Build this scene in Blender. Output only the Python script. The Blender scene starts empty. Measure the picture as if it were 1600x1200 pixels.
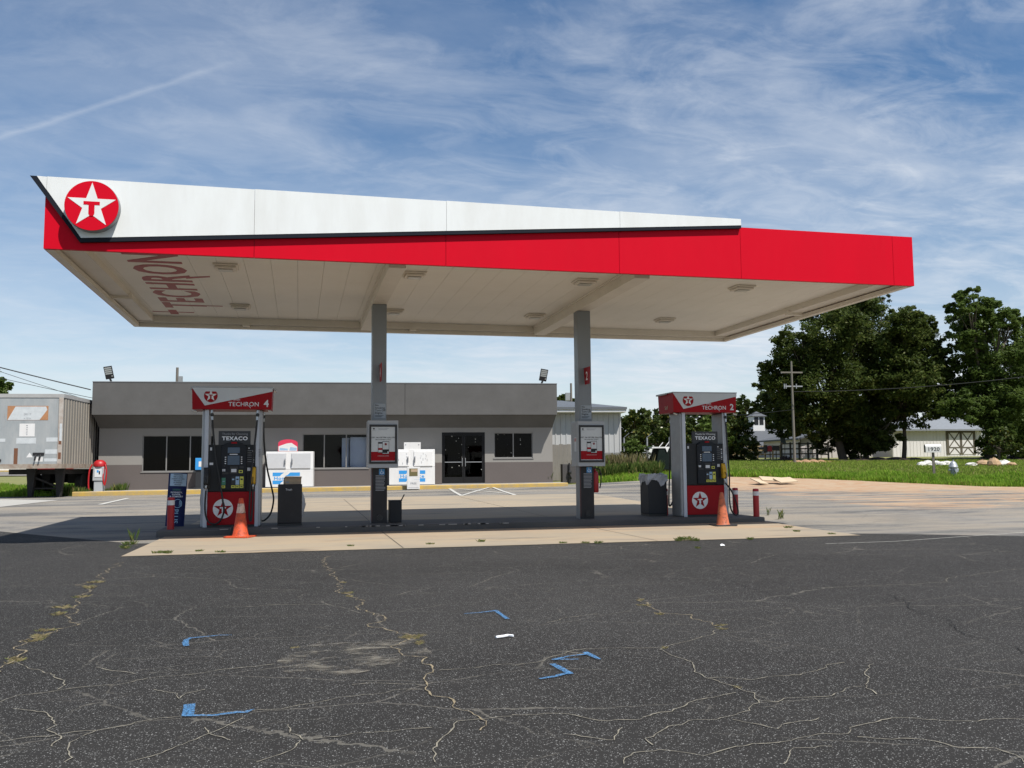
import bpy, math, random
import numpy as np
from mathutils import Vector, Matrix
random.seed(7); RNG = np.random.default_rng(11)
S = bpy.context.scene; COL = S.collection; R = math.radians

# ---------------------------------------------------------------- camera (metres; x along the fuel island, y away from the road)
CAM = np.array([-0.8034, -16.6277, 1.1106]); YAW, PIT, ROL, FPX = .2309, .0906, -.008, 1416.2
FW = np.array([math.sin(YAW)*math.cos(PIT), math.cos(YAW)*math.cos(PIT), math.sin(PIT)])
_r = np.array([math.cos(YAW), -math.sin(YAW), 0.]); _u = np.cross(_r, FW)
RT = math.cos(ROL)*_r + math.sin(ROL)*_u; UP = -math.sin(ROL)*_r + math.cos(ROL)*_u
AX = np.array([math.sin(YAW), math.cos(YAW)]); LT = np.array([math.cos(YAW), -math.sin(YAW)])
def ray(px, py): return FW + RT*(px-800)/FPX - UP*(py-600)/FPX
def dep(px, py, D): return CAM + ray(px, py)*D              # survey point at a distance along the view axis
def yp(px, py, Y): d = ray(px, py); return CAM + d*(Y-CAM[1])/d[1]
def flat(px, py, z): d = ray(px, py); return CAM + d*(z-CAM[2])/d[2]
def LD(x, y):
    dx, dy = x-CAM[0], y-CAM[1]
    return dx*LT[0]+dy*LT[1], dx*AX[0]+dy*AX[1]
def XY(L, D): return CAM[0]+L*LT[0]+D*AX[0], CAM[1]+L*LT[1]+D*AX[1]
KL = ([-50, 0, 16, 24, 38, 60, 120, 600, 3000], [0, 0, 0, .03, .08, .42, 1.0, 1.1, 1.1])
KM = ([-50, 0, 16, 24, 38, 46, 60, 90, 140, 600, 3000], [0, 0, 0, .08, .24, .45, .7, 1.2, 1.6, 2., 2.])
KR = ([-50, 0, 16, 24, 34, 38, 42, 60, 90, 105, 140, 600, 3000], [0, 0, 0, .06, .14, .40, .60, .95, 1.5, 1.9, 2.2, 2.5, 2.5])
def terr(x, y):
    L, D = LD(x, y)
    a = np.interp(D, *KL); m = np.interp(D, *KM); b = np.interp(D, *KR)
    t = np.clip((L+17)/19, 0, 1); s = np.clip((L-2)/7, 0, 1)
    return a*(1-t)+m*(t-s)+b*s if np.isscalar(t) or True else 0
def T(x, y): return float(terr(x, y))
def onground(px, py):
    d = ray(px, py); lo = 2.
    for k in range(4000):
        t = 2+k*.05; p = CAM+d*t
        if p[2] < T(p[0], p[1]): return p
    return CAM+d*200
def groundD(px, D):                                          # ground point below an image column at a distance
    p = dep(px, 700, D); return np.array([p[0], p[1], T(p[0], p[1])])

cam = bpy.data.cameras.new('camera'); co = bpy.data.objects.new('camera', cam); COL.objects.link(co)
cam.sensor_width = 36; cam.lens = FPX/1600*36; cam.clip_start = .05; cam.clip_end = 6000
M = Matrix.Identity(4)
for i in range(3): M[i][0], M[i][1], M[i][2], M[i][3] = RT[i], UP[i], -FW[i], CAM[i]
co.matrix_world = M; S.camera = co
S.render.resolution_x, S.render.resolution_y = 1024, 768

# ---------------------------------------------------------------- materials
def nt(name):
    m = bpy.data.materials.new(name); m.use_nodes = True; n = m.node_tree.nodes; l = m.node_tree.links
    return m, n, l, n['Principled BSDF']
def N(n, t, **k):
    x = n.new(t)
    for a, b in k.items():
        if a in x.inputs and not hasattr(x, a): x.inputs[a].default_value = b
        else:
            try: setattr(x, a, b)
            except Exception: x.inputs[a].default_value = b
    return x
def inp(x, **k):
    for a, b in k.items(): x.inputs[a.replace('_', ' ')].default_value = b
    return x
def ramp(n, stops, interp='LINEAR'):
    r = n.new('ShaderNodeValToRGB'); e = r.color_ramp.elements; r.color_ramp.interpolation = interp
    while len(e) < len(stops): e.new(.5)
    for i, (p, c) in enumerate(stops):
        e[i].position = p; e[i].color = (c, c, c, 1) if isinstance(c, (int, float)) else (*c, 1)
    return r
def mix(n, l, fac, a, b, mode='MIX'):
    x = n.new('ShaderNodeMix'); x.data_type = 'RGBA'; x.blend_type = mode
    for s, v in ((0, fac), (6, a), (7, b)):
        if hasattr(v, 'node'): l.new(v, x.inputs[s])
        elif s == 0: x.inputs[0].default_value = v
        else: x.inputs[s].default_value = (*v, 1) if len(v) == 3 else v
    return x.outputs[2]
def mth(n, l, op, a, b=None, clamp=False):
    x = n.new('ShaderNodeMath'); x.operation = op; x.use_clamp = clamp
    for i, v in enumerate((a, b)):
        if v is None: continue
        if hasattr(v, 'node'): l.new(v, x.inputs[i])
        else: x.inputs[i].default_value = v
    return x.outputs[0]
def coord(n, l, scale=(1, 1, 1), rot=(0, 0, 0), kind='Object'):
    t = n.new('ShaderNodeTexCoord'); mp = n.new('ShaderNodeMapping')
    mp.inputs['Scale'].default_value = scale; mp.inputs['Rotation'].default_value = rot
    l.new(t.outputs[kind], mp.inputs[0]); return mp.outputs[0]
def noise(n, l, vec, scale, detail=4, rough=.6, dist=0):
    x = n.new('ShaderNodeTexNoise'); inp(x, Scale=scale, Detail=detail, Roughness=rough, Distortion=dist)
    l.new(vec, x.inputs['Vector']); return x.outputs['Fac']
def bump(n, l, h, b, strength=.3, dist=.01):
    x = n.new('ShaderNodeBump'); inp(x, Strength=strength, Distance=dist); l.new(h, x.inputs['Height']); l.new(x.outputs[0], b.inputs['Normal'])
def plain(name, c, rough=.5, metal=0., dirt=.12, scale=3., streak=False, spec=.5, dcol=None, bmp=0.):
    """painted or moulded surface with uneven dirt and gloss"""
    m, n, l, b = nt(name)
    v = coord(n, l, (1, 1, .25) if streak else (1, 1, 1))
    f = noise(n, l, v, scale, 6, .65); f2 = noise(n, l, v, scale*7, 3)
    r = ramp(n, [(.35, 0.), (.75, 1.)]); l.new(f, r.inputs[0])
    d = dcol or tuple(x*.55+.02 for x in c)
    fac = mth(n, l, 'MULTIPLY', r.outputs[0], dirt*2.2)
    c1 = mix(n, l, fac, c, d)
    l.new(c1, b.inputs['Base Color'])
    ro = mth(n, l, 'MULTIPLY_ADD', f2, .25); ro.node.inputs[2].default_value = max(rough-.12, .03); l.new(ro, b.inputs['Roughness'])
    b.inputs['Metallic'].default_value = metal; b.inputs['Specular IOR Level'].default_value = spec
    if bmp: bump(n, l, f2, b, bmp, .01)
    return m

# ---------------------------------------------------------------- mesh builder
class MB:
    def __init__(s): s.v = []; s.f = []; s.m = []
    def add(s, vs, fs, m=0):
        o = len(s.v); s.v += [tuple(map(float, p)) for p in vs]; s.f += [tuple(i+o for i in f) for f in fs]; s.m += [m]*len(fs); return s
    def box(s, x0, x1, y0, y1, z0, z1, m=0, M=None):
        vs = [Vector(p) for p in ((x0,y0,z0),(x1,y0,z0),(x1,y1,z0),(x0,y1,z0),(x0,y0,z1),(x1,y0,z1),(x1,y1,z1),(x0,y1,z1))]
        if M: vs = [M @ p for p in vs]
        return s.add(vs, [(0,3,2,1),(4,5,6,7),(0,1,5,4),(1,2,6,5),(2,3,7,6),(3,0,4,7)], m)
    def prism(s, pts, ext, m=0):
        n = len(pts); e = Vector(ext); a = [Vector(p) for p in pts]; b = [p+e for p in a]
        nrm = Vector((0,0,0))
        for i in range(n): nrm += a[i].cross(a[(i+1) % n])
        fl = nrm.dot(e) > 0
        fs = [tuple(range(n))[::-1] if fl else tuple(range(n)), tuple(range(n, 2*n)) if fl else tuple(range(n, 2*n))[::-1]]
        for i in range(n):
            j = (i+1) % n; q = (i, j, n+j, n+i); fs.append(q if fl else q[::-1])
        return s.add(a+b, fs, m)
    def tube(s, path, r, n=8, m=0):
        P = [Vector(p) for p in path]; k = len(P); rs = r if hasattr(r, '__len__') else [r]*k
        vs = []; up = Vector((0, 0, 1)); prev = None
        for i, p in enumerate(P):
            d = (P[min(i+1, k-1)]-P[max(i-1, 0)]).normalized()
            a = prev if prev is not None else (up if abs(d.z) < .95 else Vector((1, 0, 0)))
            x = (a-d*a.dot(d)); x = x.normalized() if x.length > 1e-6 else d.orthogonal().normalized(); prev = x; y = d.cross(x)
            vs += [p+(x*math.cos(t)+y*math.sin(t))*rs[i] for t in [2*math.pi*j/n for j in range(n)]]
        fs = [(i*n+j, i*n+(j+1) % n, (i+1)*n+(j+1) % n, (i+1)*n+j) for i in range(k-1) for j in range(n)]
        fs += [tuple(range(n))[::-1], tuple(range((k-1)*n, k*n))]
        return s.add(vs, fs, m)
    def lathe(s, prof, n=24, m=0, c=(0, 0, 0), M=None):
        vs = []; 
        for r, z in prof: vs += [Vector((c[0]+r*math.cos(2*math.pi*j/n), c[1]+r*math.sin(2*math.pi*j/n), c[2]+z)) for j in range(n)]
        if M: vs = [M @ p for p in vs]
        k = len(prof)
        fs = [(i*n+j, i*n+(j+1) % n, (i+1)*n+(j+1) % n, (i+1)*n+j) for i in range(k-1) for j in range(n)]
        fs += [tuple(range(n))[::-1], tuple(range((k-1)*n, k*n))]
        return s.add(vs, fs, m)
    def text(s, body, h, o, u=(1, 0, 0), v=(0, 0, 1), align='CENTER', sx=1., bold=0., m=0, ext=.0015, shear=0., width=None):
        cu = bpy.data.curves.new('t', 'FONT'); cu.body = body; cu.size = h/.7; cu.align_x = align; cu.offset = bold*h; cu.extrude = ext; cu.resolution_u = 3; cu.shear = shear
        cu.space_character = 1+bold*2.5
        ob = bpy.data.objects.new('t', cu); me = ob.to_mesh()
        if width: sx = width/max(1e-6, max(p.co.x for p in me.vertices)-min(p.co.x for p in me.vertices))
        U, V = Vector(u).normalized()*sx, Vector(v).normalized(); W = Vector(u).normalized().cross(V)
        o = Vector(o); vs = [o+U*p.co.x+V*p.co.y+W*p.co.z for p in me.vertices]
        s.add(vs, [tuple(p.vertices) for p in me.polygons], m)
        ob.to_mesh_clear(); bpy.data.objects.remove(ob); bpy.data.curves.remove(cu); return s
    def build(s, name, mats, parent=None, smooth=False, bevel=0., loc=None):
        me = bpy.data.meshes.new(name); me.from_pydata(s.v, [], s.f)
        for m in (mats if isinstance(mats, (list, tuple)) else [mats]): me.materials.append(m)
        me.polygons.foreach_set('material_index', s.m)
        if smooth:
            me.polygons.foreach_set('use_smooth', [True]*len(s.f))
            try: me.set_sharp_from_angle(angle=R(40))
            except Exception: pass
        o = bpy.data.objects.new(name, me); COL.objects.link(o)
        if parent: o.parent = parent
        if loc is not None: o.location = loc
        if bevel:
            b = o.modifiers.new('bevel', 'BEVEL'); b.width = bevel; b.segments = 2; b.limit_method = 'ANGLE'; b.angle_limit = R(40)
        return o
def tag(o, label=None, cat=None, group=None, kind=None):
    if label: o['label'] = label
    if cat: o['category'] = cat
    if group: o['group'] = group
    if kind: o['kind'] = kind
    return o
def thing(name, label, cat, loc=(0, 0, 0), rz=0., group=None):
    o = bpy.data.objects.new(name, None); COL.objects.link(o); o.location = tuple(map(float, loc)); o.rotation_euler = (0, 0, rz)
    o.empty_display_size = .1
    return tag(o, label, cat, group)
def dup(root, loc, rz=None, label=None, scale=None):
    r = root.copy(); COL.objects.link(r); r.location = tuple(map(float, loc))
    if rz is not None: r.rotation_euler = (0, 0, rz)
    if scale is not None: r.scale = scale if hasattr(scale, '__len__') else (scale,)*3
    if label: r['label'] = label
    for ch in list(root.children):
        c = ch.copy(); COL.objects.link(c); c.parent = r
        for g in ch.children:
            d = g.copy(); COL.objects.link(d); d.parent = c
    return r
def child(o, name, label=None):
    if label: o['label'] = label
    return o

# sheets that follow the terrain
def sheet(name, mat, A, B, nu, nv, dz, attr=None, kind='structure', label=None):
    """A(t), B(t): two edges of the sheet as functions of 0..1 in plan"""
    vs = []; av = []
    for j in range(nv+1):
        for i in range(nu+1):
            a = A(i/nu); b = B(i/nu); t = j/nv
            x, y = a[0]*(1-t)+b[0]*t, a[1]*(1-t)+b[1]*t
            vs.append((x, y, T(x, y)+dz))
            if attr: av.append(attr(x, y))
    fs = [(j*(nu+1)+i, j*(nu+1)+i+1, (j+1)*(nu+1)+i+1, (j+1)*(nu+1)+i) for j in range(nv) for i in range(nu)]
    mb = MB().add(vs, fs); o = mb.build(name, mat)
    if o.data.polygons[0].normal.z < 0: o.data.flip_normals()
    if attr:
        at = o.data.attributes.new('stain', 'FLOAT', 'POINT'); at.data.foreach_set('value', av)
    tag(o, kind=kind, label=label); return o
def lerp(a, b): return lambda t: (a[0]*(1-t)+b[0]*t, a[1]*(1-t)+b[1]*t)
def ribbon(mb, pts, w, dz, m=0):
    """strip of width w laid on the ground along plan points"""
    k = len(pts); vs = []
    for i, p in enumerate(pts):
        a = pts[max(i-1, 0)]; b = pts[min(i+1, k-1)]; d = Vector((b[0]-a[0], b[1]-a[1])).normalized(); q = Vector((-d.y, d.x))*(w[i] if hasattr(w, '__len__') else w)/2
        for s in (1, -1): x, y = p[0]+q.x*s, p[1]+q.y*s; vs.append((x, y, T(x, y)+dz))
    mb.add(vs, [(2*i+1, 2*i+3, 2*i+2, 2*i) for i in range(k-1)], m)
# ---------------------------------------------------------------- palette
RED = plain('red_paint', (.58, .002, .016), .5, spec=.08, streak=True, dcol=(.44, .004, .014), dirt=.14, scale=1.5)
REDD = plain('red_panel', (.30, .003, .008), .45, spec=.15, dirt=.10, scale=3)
WHITE = plain('white_panel', (.71, .73, .72), .5, dirt=.24, scale=3.6, streak=True, dcol=(.58, .58, .55), spec=.3)
BAND = plain('dark_band', (.010, .013, .020), .6, spec=.12)
SOFF = plain('cream_decking', (.90, .85, .76), .5, dirt=.06, scale=1.2, dcol=(.55, .47, .36))
SOFT = plain('cream_trim', (.80, .74, .65), .5, dirt=.09, scale=1.6, dcol=(.40, .33, .24))
SEAM = plain('shadow_gap_black', (.03, .028, .025), .9)
LETTER = plain('maroon_letters', (.36, .036, .036), .5)
GREY = plain('grey_column_paint', (.20, .22, .24), .4, dirt=.08, scale=2, streak=True)
CLAD = plain('charcoal_cladding', (.012, .012, .015), .4, dirt=.2, scale=4, dcol=(.035, .035, .038), spec=.3)
LGREY = plain('pale_grey_enamel', (.36, .38, .40), .35, dirt=.06, scale=3)
ALU = plain('brushed_aluminium', (.42, .44, .46), .33, metal=.75, dirt=.08, scale=3, streak=True)
BLACK = plain('black_plastic', (.012, .012, .013), .45)
RUB = plain('black_rubber', (.014, .014, .014), .6)
HEAD = plain('charcoal_head', (.022, .024, .026), .5, spec=.2, dirt=.1, scale=5)
CONS = plain('console_grey', (.014, .017, .022), .5, spec=.2, dirt=.1, scale=5)
SCR = plain('blue_screen', (.03, .07, .13), .15)
YEL = plain('yellow_nozzle_cover', (.62, .36, .010), .5, dirt=.15, scale=20)
STK = plain('sticker_white', (.62, .64, .66), .5, dirt=.05)
STY = plain('sticker_yellow', (.58, .58, .08), .5, dirt=.05)
STG = plain('sticker_green', (.05, .22, .14), .5)
STB = plain('sticker_blue', (.30, .45, .60), .5)
TXTW = plain('letter_white', (.78, .80, .82), .5, dirt=.02)
TXTK = plain('letter_black', (.02, .02, .024), .5, dirt=.02)
TXTG = plain('letter_grey', (.25, .26, .28), .5)
BLUEP = plain('banner_blue', (.004, .012, .075), .5, spec=.25, dirt=.05)
BLUEL = plain('banner_pale_blue', (.33, .55, .72), .5)
BOLR = plain('bollard_red', (.38, .006, .010), .45, dirt=.15, scale=6)
BOLD_ = plain('bollard_white_band', (.72, .70, .68), .5, dirt=.12, scale=10)
BIN = plain('charcoal_bin', (.026, .028, .031), .55, spec=.25, dirt=.10, scale=5)
BAG = plain('clear_bin_liner', (.42, .44, .48), .3, dirt=.1, scale=9, bmp=.6)
CARD = plain('cardboard', (.42, .31, .20), .8, dirt=.2, scale=8)
STUCCO = plain('grey_stucco', (.112, .110, .107), .95, dirt=.30, scale=.9, spec=.2, dcol=(.080, .078, .074), bmp=.25)
STUCW = plain('pale_grey_stucco', (.25, .24, .222), .95, spec=.2, dirt=.10, scale=1.2, dcol=(.22, .21, .20), bmp=.25)
DADO = plain('taupe_stucco', (.122, .106, .100), .95, spec=.2, dirt=.10, scale=1.2, bmp=.25)
FRAMEK = plain('dark_door_frame', (.010, .010, .011), .5, spec=.2)
FRAMEA = plain('pale_window_frame', (.22, .215, .205), .5)
INNER = plain('dark_interior', (.010, .010, .011), .9)
FRIDGE = plain('grey_white_enamel', (.55, .60, .66), .4)
ICEW = plain('white_chest_enamel', (.66, .66, .65), .45, dirt=.09, scale=4, streak=True, dcol=(.45, .38, .30))
ICED = plain('weathered_chest_door', (.47, .475, .48), .5, dirt=.10, scale=6)
ICEB = plain('ice_blue', (.03, .27, .62), .5)
ICER = plain('ice_sign_red', (.62, .03, .08), .5)
STEEL = plain('galvanised_steel', (.33, .34, .35), .5, metal=.5, dirt=.2, scale=6)
RUST = plain('rust', (.16, .065, .03), .85, dirt=.3, scale=9)
UNDER = plain('underbody_black', (.012, .012, .012), .8)
WOOD = plain('weathered_pole_wood', (.155, .140, .122), .9, dirt=.25, scale=5, streak=True)
FENW = plain('tan_rail_wood', (.36, .27, .15), .9, dirt=.2, scale=4)
FEND = plain('dark_rail_wood', (.10, .085, .06), .9, dirt=.2, scale=4)
ROOFS = plain('grey_shingle', (.09, .098, .11), .9, dirt=.2, scale=6)
ROOFM = plain('grey_metal_roof', (.105, .115, .125), .5, dirt=.2, scale=2)
BARN = plain('barn_white_boards', (.66, .64, .63), .8, dirt=.10, scale=1, streak=True)
SHEDM = plain('shed_corrugated', (.40, .41, .42), .5, dirt=.12, scale=1.5, streak=True, dcol=(.40, .32, .24))
HYD = plain('hydrant_silver', (.36, .38, .41), .45, metal=.3, dirt=.2, scale=12)
ROCK = plain('pale_stone', (.66, .64, .60), .9, dirt=.2, scale=8, bmp=.4)
LOG = plain('split_log', (.42, .28, .16), .9, dirt=.3, scale=7)
MULCH = plain('dark_mulch', (.045, .022, .014), 1, dirt=.3, scale=8, bmp=.8)
DGREEN = plain('container_green', (.006, .012, .010), .7, spec=.1, dirt=.2)
YELK = plain('kerb_yellow', (.50, .33, .07), .85, dirt=.42, scale=3.5, dcol=(.30, .25, .17), bmp=.3)
CABLE = plain('cable_black', (.02, .02, .02), .6)
LENS = plain('lamp_lens', (.55, .53, .48), .3)
LEDF = plain('led_bars', (.42, .44, .42), .25)
MAGF = plain('magnolia_flower', (.70, .66, .52), .7)

def asphalt(name, base, speck, crackw, dark=.0, weather=0., clay=False, sp_amt=.10):
    m, n, l, b = nt(name)
    v = coord(n, l); big = noise(n, l, v, .22, 5, .6, .4); mid = noise(n, l, v, 2.2, 5, .65); fine = noise(n, l, v, 55, 3, .7)
    st = coord(n, l, (.16, .62, 1), (0, 0, -YAW)); drag = noise(n, l, st, 1.1, 8, .72, .6)
    c = mix(n, l, mth(n, l, 'MULTIPLY', mid, .9), tuple(x*.72 for x in base), tuple(x*1.3 for x in base))
    rb = ramp(n, [(.36, 0.), (.66, 1.)]); l.new(big, rb.inputs[0])
    c = mix(n, l, mth(n, l, 'MULTIPLY', rb.outputs[0], .75), c, tuple(x*1.55+.004 for x in base))
    if weather:
        rd = ramp(n, [(.44, 0.), (.58, 1.)]); l.new(drag, rd.inputs[0])
        c = mix(n, l, mth(n, l, 'MULTIPLY', rd.outputs[0], weather), c, (.29, .25, .195))
        rk = ramp(n, [(.38, 1.), (.47, 0.)]); l.new(drag, rk.inputs[0])
        c = mix(n, l, mth(n, l, 'MULTIPLY', rk.outputs[0], .7), c, (.058, .058, .060))
    # exposed stone chips, several sizes
    for sc, thr, fa in ((150, .34, .75), (80, .27, .95), (40, .17, .9)):
        w = n.new('ShaderNodeTexVoronoi'); inp(w, Scale=sc); l.new(v, w.inputs['Vector'])
        sep = n.new('ShaderNodeSeparateColor'); l.new(w.outputs['Color'], sep.inputs[0])
        pick = mth(n, l, 'LESS_THAN', sep.outputs[0], sp_amt*(1.5 if sc > 100 else (1. if sc > 50 else .5)))
        near = mth(n, l, 'LESS_THAN', w.outputs['Distance'], thr)
        k = mth(n, l, 'MULTIPLY', mth(n, l, 'MULTIPLY', pick, near), fa)
        k = mth(n, l, 'MULTIPLY', k, mth(n, l, 'MULTIPLY_ADD', sep.outputs[1], .8)); 
        c = mix(n, l, k, c, speck)
    # cracking: thin irregular seams filled with sand, only over part of the surface
    wv = n.new('ShaderNodeMix'); wv.data_type = 'VECTOR'; wv.inputs[0].default_value = .13
    nn = n.new('ShaderNodeTexNoise'); inp(nn, Scale=1.6, Detail=5, Roughness=.7); l.new(v, nn.inputs['Vector'])
    vs_ = coord(n, l, (.55, 1.1, 1), (0, 0, -.25)); l.new(vs_, wv.inputs[4]); l.new(nn.outputs['Color'], wv.inputs[5])
    for sc, wd, lo, hi, fa in ((1.25, crackw*.75, .42, .54, .75), (2.9, crackw*1.1, .48, .58, .55)):
        w = n.new('ShaderNodeTexVoronoi'); w.feature = 'DISTANCE_TO_EDGE'; inp(w, Scale=sc); l.new(wv.outputs[1], w.inputs['Vector'])
        line = mth(n, l, 'LESS_THAN', w.outputs['Distance'], wd)
        mk = ramp(n, [(lo, 0.), (hi, 1.)]); l.new(noise(n, l, v, .55 if sc < 2 else .8, 4, .6), mk.inputs[0])
        brk = ramp(n, [(.36, .15), (.50, 1.)]); l.new(noise(n, l, v, 9, 4, .7), brk.inputs[0])
        k = mth(n, l, 'MULTIPLY', mth(n, l, 'MULTIPLY', line, mk.outputs[0]), mth(n, l, 'MULTIPLY', brk.outputs[0], fa))
        c = mix(n, l, k, c, (.125, .117, .10))
    if clay:
        a = n.new('ShaderNodeAttribute'); a.attribute_name = 'stain'
        f = noise(n, l, st, 1.9, 9, .75, .5); r2 = ramp(n, [(.0, 0.), (.12, 1.)])
        l.new(mth(n, l, 'SUBTRACT', a.outputs['Fac'], f), r2.inputs[0])
        cc = mix(n, l, mth(n, l, 'MULTIPLY_ADD', mid, 2.4), (.38, .215, .115), (.42, .33, .225)); cc.node.inputs[0].links[0].from_node.inputs[2].default_value = -.7
        c = mix(n, l, mth(n, l, 'MULTIPLY', r2.outputs[0], .85), c, cc)
    l.new(c, b.inputs['Base Color']); b.inputs['Roughness'].default_value = .9; b.inputs['Specular IOR Level'].default_value = .15
    h = mth(n, l, 'ADD', fine, mth(n, l, 'MULTIPLY', mid, .4)); bump(n, l, h, b, .55, .006)
    return m
SEALED = asphalt('sealed_asphalt', (.0225, .0215, .0202), (.25, .25, .24), .006, sp_amt=.19)
LOTM = asphalt('weathered_asphalt', (.140, .135, .125), (.40, .39, .36), .008, weather=.65, clay=True, sp_amt=.16)
def concrete(name, c1, c2, c3, amt=.6):
    m, n, l, b = nt(name); v = coord(n, l); st = coord(n, l, (.16, 1, 1))
    f = noise(n, l, st, 1.3, 7, .65, .6); g = noise(n, l, v, 30, 4, .7); h = noise(n, l, v, .5, 4, .6)
    r = ramp(n, [(.40, 0.), (.68, 1.)]); l.new(f, r.inputs[0]); r2 = ramp(n, [(.45, 0.), (.7, 1.)]); l.new(h, r2.inputs[0])
    c = mix(n, l, mth(n, l, 'MULTIPLY', r.outputs[0], amt), c1, c2)
    c = mix(n, l, mth(n, l, 'MULTIPLY', r2.outputs[0], amt*.8), c, c3)
    c = mix(n, l, mth(n, l, 'MULTIPLY', g, .3), c, tuple(x*.6 for x in c1))
    l.new(c, b.inputs['Base Color']); b.inputs['Roughness'].default_value = .9
    bump(n, l, g, b, .25, .006); return m, n, l, b, c
PADM, pn, pl_, pb, pc = concrete('worn_concrete', (.315, .268, .198), (.40, .30, .19), (.235, .21, .17), .8)
# oil stains and clay washed along the island
_v = coord(pn, pl_, (.28, 1.3, 1)); _f = noise(pn, pl_, _v, 1.1, 5, .6, .8); _r = ramp(pn, [(.56, 0.), (.70, 1.)]); pl_.new(_f, _r.inputs[0])
pc = mix(pn, pl_, mth(pn, pl_, 'MULTIPLY', _r.outputs[0], .65), pc, (.09, .08, .07)); _t = pn.new('ShaderNodeTexCoord'); _s = pn.new('ShaderNodeSeparateXYZ'); pl_.new(_t.outputs['Object'], _s.inputs[0])
_b = ramp(pn, [(0., 0.), (.35, .25), (.88, 1.), (1., 1.)]); pl_.new(mth(pn, pl_, 'MULTIPLY_ADD', _s.outputs[1], .45), _b.inputs[0]); _b.inputs[0].links[0].from_node.inputs[2].default_value = 1.36
_b2 = mth(pn, pl_, 'LESS_THAN', _s.outputs[1], 0.)
_w = ramp(pn, [(.42, 0.), (.66, 1.)]); pl_.new(noise(pn, pl_, coord(pn, pl_, (.35, 1.2, 1)), 1.6, 7, .7, .6), _w.inputs[0])
pc = mix(pn, pl_, mth(pn, pl_, 'MULTIPLY', mth(pn, pl_, 'MULTIPLY', _b.outputs[0], _b2), mth(pn, pl_, 'MULTIPLY', _w.outputs[0], .75)), pc, (.40, .235, .125)); pl_.new(pc, pb.inputs['Base Color'])
ISLM = concrete('island_grey_paint', (.085, .083, .081), (.15, .14, .125), (.055, .055, .054), .8)[0]
WALKM = concrete('walkway_concrete', (.33, .31, .28), (.38, .35, .30), (.27, .25, .22))[0]
PATCHM = concrete('pale_concrete_patch', (.38, .37, .34), (.42, .40, .36), (.33, .31, .28))[0]

def veg_soil(name, c1, c2, c3):
    m, n, l, b = nt(name); v = coord(n, l)
    f = noise(n, l, v, .35, 6, .65); g = noise(n, l, v, 6, 5, .7); r = ramp(n, [(.35, 0.), (.65, 1.)]); l.new(f, r.inputs[0])
    r2 = ramp(n, [(.4, 0.), (.62, 1.)]); l.new(g, r2.inputs[0])
    c = mix(n, l, r.outputs[0], c1, c2); c = mix(n, l, mth(n, l, 'MULTIPLY', r2.outputs[0], .6), c, c3)
    l.new(c, b.inputs['Base Color']); b.inputs['Roughness'].default_value = 1; bump(n, l, g, b, .6, .05); return m
GROUNDM = veg_soil('turf_soil', (.115, .15, .03), (.15, .17, .045), (.26, .21, .10))
DIRTM = veg_soil('clay_dirt', (.36, .20, .105), (.42, .27, .155), (.30, .16, .08))

def leafmat(name, c1, c2, tr=.35, c3=None, rough=.5):
    m, n, l, b = nt(name); g = n.new('ShaderNodeNewGeometry'); v = coord(n, l)
    f = noise(n, l, v, .55, 3, .6); r = ramp(n, [(.35, 0.), (.65, 1.)]); l.new(f, r.inputs[0])
    k = mth(n, l, 'ADD', mth(n, l, 'MULTIPLY', g.outputs['Random Per Island'], .6), mth(n, l, 'MULTIPLY', r.outputs[0], .4), True)
    c = mix(n, l, k, c1, c2)
    if c3: 
        p = mth(n, l, 'GREATER_THAN', g.outputs['Random Per Island'], .90); c = mix(n, l, p, c, c3)
    l.new(c, b.inputs['Base Color']); b.inputs['Roughness'].default_value = rough; b.inputs['Specular IOR Level'].default_value = .12
    t = n.new('ShaderNodeBsdfTranslucent'); l.new(c, t.inputs[0]); ms = n.new('ShaderNodeMixShader'); ms.inputs[0].default_value = tr
    l.new(b.outputs[0], ms.inputs[1]); l.new(t.outputs[0], ms.inputs[2])
    l.new(ms.outputs[0], n['Material Output'].inputs[0]); return m
OAK = leafmat('oak_leaves', (.030, .052, .012), (.098, .128, .032), .45, (.13, .145, .04))
BRIGHT = leafmat('broad_leaves', (.044, .080, .018), (.13, .18, .044), .45)
PINEL = leafmat('pine_needles', (.028, .046, .014), (.070, .092, .028), .2)
DARKL = leafmat('dark_evergreen_leaves', (.028, .050, .012), (.085, .110, .026), .25, (.14, .13, .03))
BUSHL = leafmat('vine_leaves', (.05, .085, .016), (.12, .17, .04), .35)
GRASSM = leafmat('grass_blades', (.13, .25, .02), (.31, .47, .06), .45, (.34, .32, .09), .6)
LAWNM = leafmat('lawn_blades', (.13, .20, .03), (.26, .335, .06), .35, (.24, .22, .09), .7)
DRYG = leafmat('dry_grass', (.22, .185, .09), (.36, .30, .17), .3, (.16, .20, .05), .7)
WEEDM = leafmat('weed_blades', (.06, .10, .02), (.14, .19, .05), .35, (.30, .26, .10), .6)
DRYW = leafmat('tall_dry_weeds', (.13, .115, .055), (.25, .22, .11), .3, (.10, .15, .03), .7)
BARK = plain('bark', (.075, .060, .045), .95, dirt=.3, scale=6, streak=True, bmp=.6)

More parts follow.
